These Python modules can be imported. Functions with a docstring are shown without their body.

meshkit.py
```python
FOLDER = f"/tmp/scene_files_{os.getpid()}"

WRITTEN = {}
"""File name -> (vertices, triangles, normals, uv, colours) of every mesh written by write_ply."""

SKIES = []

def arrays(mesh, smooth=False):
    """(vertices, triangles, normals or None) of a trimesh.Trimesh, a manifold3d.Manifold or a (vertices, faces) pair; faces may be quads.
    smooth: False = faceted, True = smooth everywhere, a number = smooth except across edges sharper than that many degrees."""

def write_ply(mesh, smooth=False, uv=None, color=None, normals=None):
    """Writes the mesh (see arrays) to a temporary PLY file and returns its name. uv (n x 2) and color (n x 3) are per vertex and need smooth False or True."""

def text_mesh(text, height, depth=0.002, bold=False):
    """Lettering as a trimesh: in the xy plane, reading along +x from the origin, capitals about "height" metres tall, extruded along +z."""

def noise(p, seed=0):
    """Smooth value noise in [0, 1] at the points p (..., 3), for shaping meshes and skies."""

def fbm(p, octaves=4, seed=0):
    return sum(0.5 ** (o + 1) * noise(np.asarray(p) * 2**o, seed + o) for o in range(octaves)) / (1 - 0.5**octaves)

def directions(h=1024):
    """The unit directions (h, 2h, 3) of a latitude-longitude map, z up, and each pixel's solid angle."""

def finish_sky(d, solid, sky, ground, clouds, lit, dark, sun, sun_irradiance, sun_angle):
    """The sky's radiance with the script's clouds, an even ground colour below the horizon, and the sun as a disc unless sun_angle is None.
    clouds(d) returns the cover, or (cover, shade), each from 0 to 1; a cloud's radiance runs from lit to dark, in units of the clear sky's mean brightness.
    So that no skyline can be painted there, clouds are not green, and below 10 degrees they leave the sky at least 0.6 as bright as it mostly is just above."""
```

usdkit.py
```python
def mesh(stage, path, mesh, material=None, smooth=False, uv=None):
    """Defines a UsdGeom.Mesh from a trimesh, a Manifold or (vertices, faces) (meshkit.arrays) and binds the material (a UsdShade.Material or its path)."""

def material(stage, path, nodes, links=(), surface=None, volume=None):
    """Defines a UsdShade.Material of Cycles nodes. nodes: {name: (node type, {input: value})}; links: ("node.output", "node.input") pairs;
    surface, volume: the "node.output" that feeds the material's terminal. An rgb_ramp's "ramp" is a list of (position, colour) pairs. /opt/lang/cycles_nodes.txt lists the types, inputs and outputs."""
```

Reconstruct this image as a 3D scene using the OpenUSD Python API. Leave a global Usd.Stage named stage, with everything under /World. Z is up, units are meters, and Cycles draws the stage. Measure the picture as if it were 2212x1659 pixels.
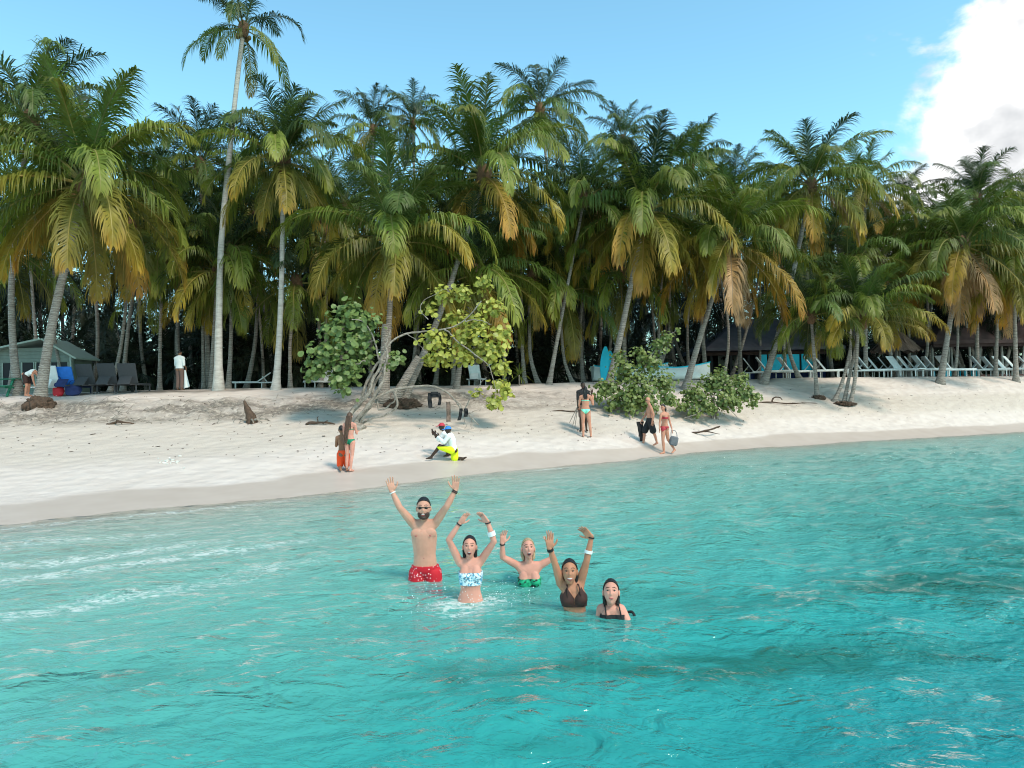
import math, random
import numpy as np, trimesh, manifold3d, usdkit, meshkit
from manifold3d import Manifold
from scipy.ndimage import gaussian_filter
from scipy.interpolate import RegularGridInterpolator, PchipInterpolator
from pxr import Usd, UsdGeom, UsdLux, UsdShade, Sdf, Gf, Vt

stage = Usd.Stage.CreateInMemory()
UsdGeom.SetStageUpAxis(stage, "Z")
UsdGeom.Xform.Define(stage, "/World")
UsdGeom.Scope.Define(stage, "/World/Looks")

# ------------------------------------------------------------------ camera
F, CX, CY = 1495.0, 1106.0, 829.5            # photograph measured at 2212 x 1659
EYE = np.array([0, 0, 2.25])
PITCH, ROLL = math.radians(0.9), math.radians(1.0)
_r, _f, _u = np.array([1.0, 0, 0]), np.array([0, math.cos(PITCH), math.sin(PITCH)]), np.array([0, -math.sin(PITCH), math.cos(PITCH)])
RIGHT, UP, FWD = math.cos(ROLL) * _r - math.sin(ROLL) * _u, math.cos(ROLL) * _u + math.sin(ROLL) * _r, _f
cam = UsdGeom.Camera.Define(stage, "/World/camera")
cam.CreateHorizontalApertureAttr(36.0)
cam.CreateVerticalApertureAttr(27.0)
cam.CreateFocalLengthAttr(36.0 * F / 2212)
cam.CreateClippingRangeAttr((0.1, 20000.0))
EXPOSURE = 0.80
cam.CreateExposureAttr(EXPOSURE)
M4 = np.eye(4)
M4[0, :3], M4[1, :3], M4[2, :3], M4[3, :3] = RIGHT, UP, -FWD, EYE
cam.AddTransformOp().Set(Gf.Matrix4d(*M4.ravel().tolist()))

# ------------------------------------------------------------------ sky and sun
SUN = np.array([0.50, -0.55, 0.92]); SUN /= np.linalg.norm(SUN)
SUN_EL, SUN_ROT = math.asin(SUN[2]), math.atan2(SUN[0], SUN[1])
SKY_STRENGTH, SUN_INTENSITY, SUN_ANGLE = 0.135, 0.50, 12.0
CLOUD = np.array([0.62, 0.80, 0.27]); CLOUD /= np.linalg.norm(CLOUD)
sky_mat = usdkit.material(stage, "/World/Looks/sky_look", {
    "co": ("texture_coordinate", {}),
    "sky": ("sky_texture", {"sky_type": "single_scattering", "sun_disc": False, "sun_elevation": SUN_EL, "sun_rotation": SUN_ROT, "air_density": 1.0, "aerosol_density": 0.9, "ozone_density": 1.6}),
    "tint": ("mix_color", {"blend_type": "multiply", "fac": 1.0, "b": (1.04, 1.48, 1.28)}),
    "warp": ("noise_texture", {"scale": 5.0, "detail": 3.0}),
    "mp": ("mapping", {"scale": (1.0, 1.0, 1.25)}),
    "n1": ("noise_texture", {"scale": 5.5, "detail": 9.0, "roughness": 0.56, "distortion": 0.25}),
    "n2": ("noise_texture", {"scale": 7.0, "detail": 6.0, "roughness": 0.5}),
    "dot": ("vector_math", {"math_type": "distance", "vector2": tuple(CLOUD)}),
    "bias": ("map_range", {"clamp": True, "from_min": 0.06, "from_max": 0.42, "to_min": 0.30, "to_max": -0.48}),
    "sum": ("math", {"math_type": "add"}),
    "den": ("map_range", {"clamp": True, "range_type": "smoothstep", "from_min": 0.49, "from_max": 0.60}),
    "shade": ("map_range", {"clamp": True, "range_type": "smoothstep", "from_min": 0.42, "from_max": 0.60}),
    "cc": ("rgb_ramp", {"ramp": [(0, (3.1, 3.2, 3.3)), (0.5, (4.1, 4.15, 4.2)), (1, (6.0, 6.0, 6.0))]}),
    "cm": ("mix_color", {"blend_type": "mix"}),
    "bg": ("background_shader", {"strength": SKY_STRENGTH}),
}, [("sky.color", "tint.a"), ("co.generated", "mp.vector"), ("mp.vector", "n1.vector"), ("mp.vector", "n2.vector"), ("co.generated", "dot.vector1"),
    ("dot.value", "bias.value"), ("n1.fac", "sum.value1"), ("bias.result", "sum.value2"), ("sum.value", "den.value"),
    ("n2.fac", "shade.value"), ("shade.result", "cc.fac"), ("den.result", "cm.fac"), ("tint.result", "cm.a"), ("cc.color", "cm.b"), ("cm.result", "bg.color")], surface="bg.background")
dome = UsdLux.DomeLight.Define(stage, "/World/sky")
dome.CreateIntensityAttr(1.0)
UsdShade.MaterialBindingAPI.Apply(dome.GetPrim()).Bind(sky_mat)
dome.GetPrim().SetCustomDataByKey("kind", "structure")
sun = UsdLux.DistantLight.Define(stage, "/World/sun")
sun.CreateIntensityAttr(SUN_INTENSITY); sun.CreateAngleAttr(SUN_ANGLE); sun.CreateNormalizeAttr(True)
sun.CreateColorAttr(Gf.Vec3f(1.0, 0.89, 0.76))
_z = SUN; _x = np.cross([0, 0, 1], _z); _x /= np.linalg.norm(_x); _y = np.cross(_z, _x)
S4 = np.eye(4); S4[0, :3], S4[1, :3], S4[2, :3] = _x, _y, _z
sun.AddTransformOp().Set(Gf.Matrix4d(*S4.ravel().tolist()))

# ------------------------------------------------------------------ helpers
def P(px, py, d):
    """World point that the photograph shows at (px, py), d metres ahead."""
    return EYE + d * (FWD + (px - CX) / F * RIGHT + (CY - py) / F * UP)

def proj(v):
    v = np.asarray(v) - EYE
    d = v @ FWD
    return np.stack([CX + F * (v @ RIGHT) / d, CY - F * (v @ UP) / d, d], -1)

_count = {}
def numbered(parent, name):
    k = (parent, name); n = _count.get(k, 0); _count[k] = n + 1
    return f"{parent}/{name}" if n == 0 else f"{parent}/{name}_{n:03d}"

def describe(prim, label=None, cat=None, group=None, kind=None):
    for k, t in (("label", label), ("category", cat), ("group", group), ("kind", kind)):
        if t:
            prim.SetCustomDataByKey(k, t)
    return prim

def thing(name, label, cat, loc=(0, 0, 0), rotz=0.0, group=None, kind=None, scale=None):
    path = numbered("/World", name)
    x = UsdGeom.Xform.Define(stage, path)
    x.AddTranslateOp().Set(Gf.Vec3d(*map(float, loc)))
    if rotz: x.AddRotateZOp().Set(float(rotz))
    if scale: x.AddScaleOp().Set(Gf.Vec3f(*map(float, scale)))
    describe(x.GetPrim(), label, cat, group, kind)
    return path

def part(parent, name, mesh, mat, smooth=False, label=None, kind=None, floats=None):
    path = numbered(parent, name)
    m = usdkit.mesh(stage, path, mesh, MAT[mat], smooth=smooth)
    if floats:
        for k, a in floats.items():
            UsdGeom.PrimvarsAPI(m).CreatePrimvar(k, Sdf.ValueTypeNames.FloatArray, "vertex").Set(Vt.FloatArray.FromNumpy(np.asarray(a, np.float32)))
    describe(m.GetPrim(), label, None, None, kind)
    return path

def single(name, label, cat, mesh, mat, smooth=False, group=None, kind=None, floats=None):
    p = part("/World", name, mesh, mat, smooth, floats=floats)
    describe(stage.GetPrimAtPath(p), label, cat, group, kind)
    return p

def copy_of(src, name, label, loc, rotz=0.0, cat=None, group=None, scale=None):
    path = numbered("/World", name)
    x = UsdGeom.Xform.Define(stage, path)
    x.GetPrim().GetReferences().AddInternalReference(src)
    x.ClearXformOpOrder()
    x.AddTranslateOp().Set(Gf.Vec3d(*map(float, loc)))
    x.AddRotateZOp().Set(float(rotz))
    if scale: x.AddScaleOp().Set(Gf.Vec3f(*map(float, scale)))
    describe(x.GetPrim(), label, cat, group)
    x.GetPrim().SetInstanceable(True)
    return path

MAT = {}
def mat(name, nodes, links, surface, volume=None):
    MAT[name] = usdkit.material(stage, f"/World/Looks/{name}", nodes, links, surface=surface, volume=volume)

def paint(name, col, rough=0.6, var=0.25, scale=6.0, bump=0.0, bscale=40.0, spec=0.3, sss=0.0):
    c = np.array(col, float)
    nodes = {"co": ("texture_coordinate", {}), "n": ("noise_texture", {"scale": scale, "detail": 5.0, "roughness": 0.6}),
             "r": ("rgb_ramp", {"ramp": [(0.25, tuple(c * (1 - var))), (0.75, tuple(np.minimum(c * (1 + var), 0.95)))]}),
             "p": ("principled_bsdf", {"roughness": rough, "specular_ior_level": spec})}
    links = [("co.object", "n.vector"), ("n.fac", "r.fac"), ("r.color", "p.base_color")]
    if sss:
        nodes["p"][1].update({"subsurface_weight": sss, "subsurface_scale": 0.012, "subsurface_radius": (1.0, 0.35, 0.2)})
    if bump:
        nodes["bn"] = ("noise_texture", {"scale": bscale, "detail": 4.0})
        nodes["b"] = ("bump", {"strength": bump, "distance": 0.02})
        links += [("co.object", "bn.vector"), ("bn.fac", "b.height"), ("b.normal", "p.normal")]
    mat(name, nodes, links, "p.BSDF")

def tube(pts, rad, sides=6, cap=True):
    pts = np.asarray(pts, float); n = len(pts)
    rad = np.broadcast_to(np.asarray(rad, float), (n,))
    t = np.gradient(pts, axis=0); t /= np.linalg.norm(t, axis=1, keepdims=True) + 1e-12
    ref = np.array([0.3, 0.2, 1.0]) if abs(t[:, 2]).mean() < 0.8 else np.array([1.0, 0.2, 0.1])
    a = np.cross(t, ref); a /= np.linalg.norm(a, axis=1, keepdims=True) + 1e-12
    b = np.cross(t, a)
    th = np.arange(sides) / sides * 2 * np.pi
    v = pts[:, None] + rad[:, None, None] * (np.cos(th)[None, :, None] * a[:, None] + np.sin(th)[None, :, None] * b[:, None])
    v = v.reshape(-1, 3)
    i, j = np.meshgrid(np.arange(n - 1), np.arange(sides), indexing="ij")
    q = np.stack([i * sides + j, i * sides + (j + 1) % sides, (i + 1) * sides + (j + 1) % sides, (i + 1) * sides + j], -1).reshape(-1, 4)
    f = np.vstack([q[:, [0, 2, 1]], q[:, [0, 3, 2]]])
    if cap:
        v = np.vstack([v, pts[0], pts[-1]]); k = n * sides
        j = np.arange(sides)
        f = np.vstack([f, np.stack([np.full(sides, k), j, (j + 1) % sides], 1), np.stack([np.full(sides, k + 1), (n - 1) * sides + (j + 1) % sides, (n - 1) * sides + j], 1)])
    return v, f

def join(parts):
    vs, fs, n = [], [], 0
    for v, f in parts:
        vs.append(v); fs.append(np.asarray(f) + n); n += len(v)
    return np.vstack(vs), np.vstack(fs)

def spline(ctrl, n):
    ctrl = np.asarray(ctrl, float)
    s = np.concatenate([[0], np.cumsum(np.linalg.norm(np.diff(ctrl, axis=0), axis=1))])
    return PchipInterpolator(s, ctrl, axis=0)(np.linspace(0, s[-1], n)) if len(ctrl) > 2 else ctrl[0] + np.linspace(0, 1, n)[:, None] * (ctrl[1] - ctrl[0])

def box(sx, sy, sz, at=(0, 0, 0), rot=None, bevel=0.0):
    if bevel:
        b = bevel
        m = Manifold.batch_hull([Manifold.cube([sx - 2 * b, sy - 2 * b, sz], True), Manifold.cube([sx - 2 * b, sy, sz - 2 * b], True), Manifold.cube([sx, sy - 2 * b, sz - 2 * b], True)])
        v, f, _ = meshkit.arrays(m)
    else:
        t = trimesh.creation.box((sx, sy, sz)); v, f = np.array(t.vertices), np.array(t.faces)
    if rot is not None:
        v = v @ np.asarray(rot).T
    return v + np.asarray(at), f

def rx(a): c, s = math.cos(a), math.sin(a); return np.array([[1, 0, 0], [0, c, -s], [0, s, c]])
def ry(a): c, s = math.cos(a), math.sin(a); return np.array([[c, 0, s], [0, 1, 0], [-s, 0, c]])
def rz(a): c, s = math.cos(a), math.sin(a); return np.array([[c, -s, 0], [s, c, 0], [0, 0, 1]])

def smoothstep(a, b, x):
    t = np.clip((x - a) / (b - a), 0, 1); return t * t * (3 - 2 * t)

# ------------------------------------------------------------------ terrain: sea bed, beach, bank and terrace
COLS = np.array([-400, 0, 500, 750, 1000, 1300, 1475, 1808, 2212, 2800.])
LAND = np.array([
    [(11.1, 0), (14.5, .16), (18.5, .74), (22.5, 1.5), (25, 2.3), (28, 2.6)],
    [(12.46, 0), (16, .16), (20, .74), (24.5, 1.55), (26.6, 2.32), (30, 2.63)],
    [(14.8, 0), (17.6, .17), (22, .83), (25.5, 1.58), (27.5, 2.28), (31, 2.74)],
    [(16.5, 0), (20, .23), (24, 1.11), (27, 1.87), (29, 2.42), (31.5, 2.73)],
    [(19.5, 0), (22, .34), (24.5, 1.02), (28, 1.78), (30.5, 2.45), (33, 2.73)],
    [(22.4, 0), (24.2, .38), (26, .85), (29, 1.66), (32, 2.35), (34.5, 2.82)],
    [(25.5, 0), (27, .35), (29.5, 1.19), (31.5, 1.75), (33.5, 2.25), (36, 2.84)],
    [(29, 0), (31.5, .52), (34, 1.36), (35.5, 1.75), (37, 2.15), (40, 2.94)],
    [(34.2, 0), (36, .36), (38.5, 1.31), (40, 1.75), (41.5, 2.2), (44, 2.89)],
    [(45, 0), (47, .36), (49.5, 1.3), (51, 1.75), (52.5, 2.2), (55, 2.9)]])
ALL = []
for row in LAND:
    e = row[0, 0]
    ALL.append([(-60, -4.5), (0, -2.5), (0.2 * e, -1.55), (0.38 * e, -1.0), (0.46 * e, -0.82), (0.65 * e, -0.5), (0.85 * e, -0.22)] + [tuple(p) for p in row] + [(row[-1, 0] + 20, 3.0), (900, 6.0)])
ALL = np.array(ALL)
_prof = PchipInterpolator(COLS, ALL, axis=0)
NU = 7                                        # profile points before the water's edge

def profile(x, y):
    c = np.clip(CX + F * x / np.maximum(y, 3.0), COLS[0], COLS[-1])
    a = _prof(c)
    d, z = a[..., 0], a[..., 1]
    zz, u = np.full(x.shape, d.shape[-1] - 1.0), np.zeros(x.shape)
    zz = z[..., 0].copy(); u = np.full(x.shape, -NU * 1.0)
    for k in range(d.shape[-1] - 1):
        inside = y >= d[..., k]
        t = np.clip((y - d[..., k]) / (d[..., k + 1] - d[..., k]), 0, 1)
        zz = np.where(inside, z[..., k] + t * (z[..., k + 1] - z[..., k]), zz)
        u = np.where(inside, k + t - NU, u)
    return zz, u

_gx, _gy = np.arange(-90, 110.01, 0.25), np.arange(-60, 140.01, 0.25)
_X, _Y = np.meshgrid(_gx, _gy, indexing="ij")
_H, _U = profile(_X, _Y)
_H, _U = gaussian_filter(_H, 1.6), gaussian_filter(_U, 1.2)
_hi = RegularGridInterpolator((_gx, _gy), _H, bounds_error=False, fill_value=None)
_ui = RegularGridInterpolator((_gx, _gy), _U, bounds_error=False, fill_value=None)
def ground(x, y):
    p = np.stack([np.clip(x, -89, 109), np.clip(y, -59, 139)], -1)
    return _hi(p)
def shore(x, y):
    return _ui(np.stack([np.clip(x, -89, 109), np.clip(y, -59, 139)], -1))

def bumpy(x, y):
    """Small relief of the dry sand and the bank."""
    p = np.stack([x, y, 0 * x], -1)
    u = shore(x, y)
    dry = smoothstep(0.9, 1.8, u)
    bank = smoothstep(2.7, 3.2, u) * (1 - smoothstep(3.9, 4.4, u))
    left = 1 - smoothstep(-1.0, 6.0, x)
    return dry * 0.09 * (meshkit.fbm(p * 1.3, 4, 3) - 0.5) + bank * left * 0.32 * (meshkit.fbm(p * 2.2, 4, 9) - 0.5)

def gz(x, y):
    x, y = np.atleast_1d(np.asarray(x, float)), np.atleast_1d(np.asarray(y, float))
    return float((ground(x, y) + bumpy(x, y))[0])

def G(px, d):
    """Point of the ground d metres ahead that the photograph shows in column px."""
    py = 850.0
    for _ in range(4):
        q = P(px, py, d); q[2] = gz(q[0], q[1]); py = proj(q)[1]
    return q

def lines(lo, hi, step, far, grow=1.22):
    a = list(np.arange(lo, hi, step)); s = step
    up, v = [], hi
    while v < far: up.append(v); s *= grow; v += s
    dn, v, s = [], lo, step
    while v > -far: s *= grow; v -= s; dn.append(v)
    return np.array(dn[::-1] + a + up)

xs, ys = lines(-20, 36, 0.17, 1500), lines(11, 46, 0.12, 1500)
X, Y = np.meshgrid(xs, ys, indexing="ij")
Z = ground(X, Y) + bumpy(X, Y)
U = shore(X, Y)
far = np.maximum(np.abs(X - 10) - 90, 0) + np.maximum(np.abs(Y - 40) - 90, 0)
i, j = np.meshgrid(np.arange(len(xs) - 1), np.arange(len(ys) - 1), indexing="ij")
n = len(ys)
quads = np.stack([i * n + j, (i + 1) * n + j, (i + 1) * n + j + 1, i * n + j + 1], -1).reshape(-1, 4)
pn = np.stack([X, Y, 0 * X], -1)
wob = 0.55 * (meshkit.fbm(pn * 0.35, 3, 5) - 0.5)
wet = 1 - smoothstep(0.72, 0.84, U + wob)
litter = smoothstep(4.9, 5.6, U + 1.6 * (meshkit.fbm(pn * 0.5, 3, 8) - 0.5)) * (1 - smoothstep(14, 22, X) * 0.75)  # leaf litter and deep grove shade, both put into the ground colour
bank = smoothstep(2.75, 3.1, U) * (1 - smoothstep(3.85, 4.25, U)) * (1 - smoothstep(-3, 7, X)) 
trail = smoothstep(1.35, 1.9, U) * (1 - smoothstep(2.9, 3.6, U))
bed_reflect = smoothstep(0.50, 0.66, meshkit.fbm(np.stack([X * 0.22 + 3, Y * 0.5, 0 * X], -1), 3, 21)) * smoothstep(-1.2, -1.9, Z * 1.35)  # darker bed patches painted in to stand for reflections on the swell

mat("sand", {
    "w": ("attribute", {"attribute": "wet"}), "l": ("attribute", {"attribute": "litter"}), "b": ("attribute", {"attribute": "bank"}), "t": ("attribute", {"attribute": "trail"}), "s": ("attribute", {"attribute": "bed_reflect"}),
    "g": ("geometry", {}),
    "n1": ("noise_texture", {"scale": 1.2, "detail": 6.0, "roughness": 0.6}), "n2": ("noise_texture", {"scale": 26.0, "detail": 4.0, "roughness": 0.7}),
    "dry": ("rgb_ramp", {"ramp": [(0.25, (0.55, 0.450, 0.395)), (0.75, (0.63, 0.530, 0.475))]}),
    "speck": ("rgb_ramp", {"ramp": [(0.30, (0.28, 0.22, 0.18)), (0.40, (0.47, 0.385, 0.32)), (0.6, (0.53, 0.44, 0.375))]}),
    "m0": ("mix_color", {}),
    "wetc": ("rgb_ramp", {"ramp": [(0.3, (0.44, 0.345, 0.292)), (0.7, (0.49, 0.392, 0.338))]}),
    "m1": ("mix_color", {}),
    "nb": ("noise_texture", {"scale": 5.5, "detail": 8.0, "roughness": 0.72, "distortion": 0.6}),
    "rootc": ("rgb_ramp", {"ramp": [(0.40, (0.05, 0.038, 0.03)), (0.52, (0.17, 0.135, 0.105)), (0.62, (0.42, 0.345, 0.285))]}),
    "m2": ("mix_color", {}),
    "litter_shade": ("rgb_ramp", {"ramp": [(0.35, (0.035, 0.026, 0.02)), (0.7, (0.11, 0.085, 0.062))]}),
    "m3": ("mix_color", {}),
    "m4": ("mix_color", {"b": (0.10, 0.15, 0.09)}),
    "rough": ("map_range", {"clamp": True, "from_min": 0, "from_max": 1, "to_min": 0.9, "to_max": 0.42}),
    "vf": ("voronoi_texture", {"scale": 2.6, "feature": "smooth_f1", "smoothness": 0.6}),
    "hm": ("math", {"math_type": "multiply_add", "value2": 0.35}),
    "drym": ("math", {"math_type": "subtract", "value1": 1.0}),
    "bs": ("math", {"math_type": "multiply", "value2": 0.75}),
    "bump": ("bump", {"distance": 0.10}),
    "p": ("principled_bsdf", {"specular_ior_level": 0.25}),
}, [("g.position", "n1.vector"), ("g.position", "n2.vector"), ("g.position", "nb.vector"), ("g.position", "vf.vector"),
    ("n1.fac", "dry.fac"), ("n2.fac", "speck.fac"), ("t.fac", "m0.fac"), ("dry.color", "m0.a"), ("speck.color", "m0.b"),
    ("n1.fac", "wetc.fac"), ("w.fac", "m1.fac"), ("m0.result", "m1.a"), ("wetc.color", "m1.b"),
    ("nb.fac", "rootc.fac"), ("b.fac", "m2.fac"), ("m1.result", "m2.a"), ("rootc.color", "m2.b"),
    ("n2.fac", "litter_shade.fac"), ("l.fac", "m3.fac"), ("m2.result", "m3.a"), ("litter_shade.color", "m3.b"),
    ("s.fac", "m4.fac"), ("m3.result", "m4.a"), ("m4.result", "p.base_color"),
    ("w.fac", "rough.value"), ("rough.result", "p.roughness"),
    ("n2.fac", "hm.value1"), ("vf.distance", "hm.value3"), ("hm.value", "bump.height"), ("w.fac", "drym.value2"), ("drym.value", "bs.value1"), ("bs.value", "bump.strength"), ("bump.normal", "p.normal")], "p.BSDF")
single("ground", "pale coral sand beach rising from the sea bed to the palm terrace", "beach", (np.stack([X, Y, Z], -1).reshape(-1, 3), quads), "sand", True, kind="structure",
       floats={"wet": wet.ravel(), "litter": litter.ravel(), "bank": bank.ravel() * 1.0 * (0.42 + 0.4 * smoothstep(0.36, 0.52, meshkit.fbm(pn * [.7, 1.6, 1], 3, 61))).ravel(), "trail": trail.ravel() * 0.8, "bed_reflect": bed_reflect.ravel()})

# ------------------------------------------------------------------ sea
rng = np.random.default_rng(4)
WAVES = []
for k in range(64):
    lam = 0.28 * (5.5 / 0.28) ** rng.random()
    ang = math.radians(rng.normal(118, 42))
    WAVES.append((2 * math.pi / lam * math.cos(ang), 2 * math.pi / lam * math.sin(ang), rng.random() * 6.28, lam))
def waves(x, y):
    env = 0.55 + 0.9 * meshkit.fbm(np.stack([x * 0.25, y * 0.25, 0 * x + 7], -1), 2, 31)
    chop = 0.85 + 0.9 * smoothstep(0, 7, x)
    z = np.zeros_like(x)
    for kx, ky, ph, lam in WAVES:
        s = np.sin(kx * x + ky * y + ph)
        a = 0.0030 * lam ** 0.8 * (chop if lam < 1.4 else 1.0)
        z += a * (s + 0.35 * s * s)
    swell = 0.028 * np.sin(0.55 * x * 0.62 - 0.95 * y * 0.8 + 1.2 + 1.5 * meshkit.noise(np.stack([x * .15, y * .15, 0 * x], -1), 3))
    return z * env + swell
rows = np.concatenate([[-1500, -300, -80, -25, -8, -2, 0.5, 2.0, 3.0], 2.25 * F / np.linspace(900, 75, 560), [48, 53, 60, 75, 110]])
cols = np.concatenate([[-200000, -30000, -8000, -3500, -1800, -1000, -500, -250, -120], np.arange(-60, 2280, 5.5), [2330, 2450, 2700, 3200, 4200, 6500, 12000, 40000, 200000]])
C, Yw = np.meshgrid(cols, rows, indexing="ij")
Xw = (C - CX) / F * np.maximum(Yw, 3.0)
depth = np.maximum(-ground(Xw, Yw), 0)
near = smoothstep(60, 40, np.hypot(Xw, Yw))
Zw = waves(Xw, Yw) * near * np.clip(0.25 + depth * 1.6, 0, 1)
land = ground(Xw, Yw) > 0.35
Zw = np.where(land, -0.35, Zw)
def band(x0, y0, x1, y1, w):
    a, b = P(x0, y0, 1.0) - EYE, P(x1, y1, 1.0) - EYE
    a, b = a * (2.25 / -a[2]), b * (2.25 / -b[2])
    a, b = a[:2], b[:2]; t = b - a; L = np.linalg.norm(t); t /= L
    px, py = Xw - a[0], Yw - a[1]
    al, ac = px * t[0] + py * t[1], -px * t[1] + py * t[0]
    ac = ac + 0.35 * (meshkit.noise(np.stack([Xw * .9, Yw * .9, 0 * Xw], -1), 12) - 0.5)
    return np.exp(-(ac / w) ** 2) * smoothstep(-0.6, 0.6, al) * smoothstep(L + 1.5, L - 1.5, al)
foam = 0.80 * band(-60, 1275, 690, 1170, 0.30) + 0.72 * band(-60, 1350, 560, 1250, 0.40) + 0.75 * band(-60, 1228, 520, 1172, 0.40) + 0.55 * band(-60, 1190, 480, 1145, 0.45) + 0.55 * band(480, 1240, 760, 1205, 0.3)
edge = np.exp(-((depth - 0.03) / 0.025) ** 2) * (~land) * smoothstep(30, 20, Yw)
foam += 1.0 * edge * meshkit.noise(np.stack([Xw * .5, Yw * .5, 0 * Xw], -1), 15)
def puff(px, py, r, a):
    global foam
    q = P(px, py, 1.0) - EYE; q = q * (2.25 / -q[2])
    foam += a * np.exp(-(((Xw - q[0]) / r) ** 2 + ((Yw - q[1]) / (r * 1.3)) ** 2))
puff(1015, 1314, 0.30, 0.55); puff(955, 1315, 0.28, 0.42); puff(1085, 1302, 0.25, 0.45); puff(1000, 1335, 0.3, 0.3); puff(1240, 1340, 0.2, 0.3); puff(1330, 1355, 0.22, 0.2); puff(1145, 1275, .25, .2); puff(915, 1268, .22, .35)
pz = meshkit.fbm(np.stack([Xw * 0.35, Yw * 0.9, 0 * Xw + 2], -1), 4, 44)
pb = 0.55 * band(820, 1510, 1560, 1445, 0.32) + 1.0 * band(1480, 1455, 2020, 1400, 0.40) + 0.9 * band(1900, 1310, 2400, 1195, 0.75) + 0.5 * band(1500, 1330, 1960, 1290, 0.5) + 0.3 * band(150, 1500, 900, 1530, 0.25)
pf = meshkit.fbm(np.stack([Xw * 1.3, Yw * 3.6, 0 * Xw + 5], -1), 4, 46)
reflect_patch = np.clip(pb * (0.12 * smoothstep(0.34, 0.62, pz) + 0.72 * smoothstep(0.46, 0.58, pf)) + 0.5 * smoothstep(0.60, 0.74, pz) * smoothstep(0.8, 1.3, depth) + 0.38 * smoothstep(2.5, 8, Xw) * smoothstep(0.5, 1.1, depth), 0, 0.85)  # dark wave streaks and palm reflections painted into the water colour
nr, nc = len(rows), len(cols)
i, j = np.meshgrid(np.arange(nc - 1), np.arange(nr - 1), indexing="ij")
top = np.stack([i * nr + j, (i + 1) * nr + j, (i + 1) * nr + j + 1, i * nr + j + 1], -1).reshape(-1, 4)
top3 = np.vstack([top[:, [0, 1, 2]], top[:, [0, 2, 3]]])
rim = np.concatenate([np.arange(nc) * nr, (nc - 1) * nr + np.arange(1, nr), np.arange(nc - 2, -1, -1) * nr + nr - 1, np.arange(nr - 2, 0, -1)])
v = np.stack([Xw, Yw, Zw], -1).reshape(-1, 3)
nv, k = len(v), len(rim)
low = v[rim].copy(); low[:, 2] = -9.0
v = np.vstack([v, low, [[0, 5, -9.0]]])
a = np.arange(k); b2 = (a + 1) % k
sides = np.vstack([np.stack([rim[a], nv + a, nv + b2], 1), np.stack([rim[a], nv + b2, rim[b2]], 1), np.stack([nv + a, np.full(k, nv + k), nv + b2], 1)])
pad = lambda q: np.concatenate([q.ravel(), np.zeros(k + 1)])
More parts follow.
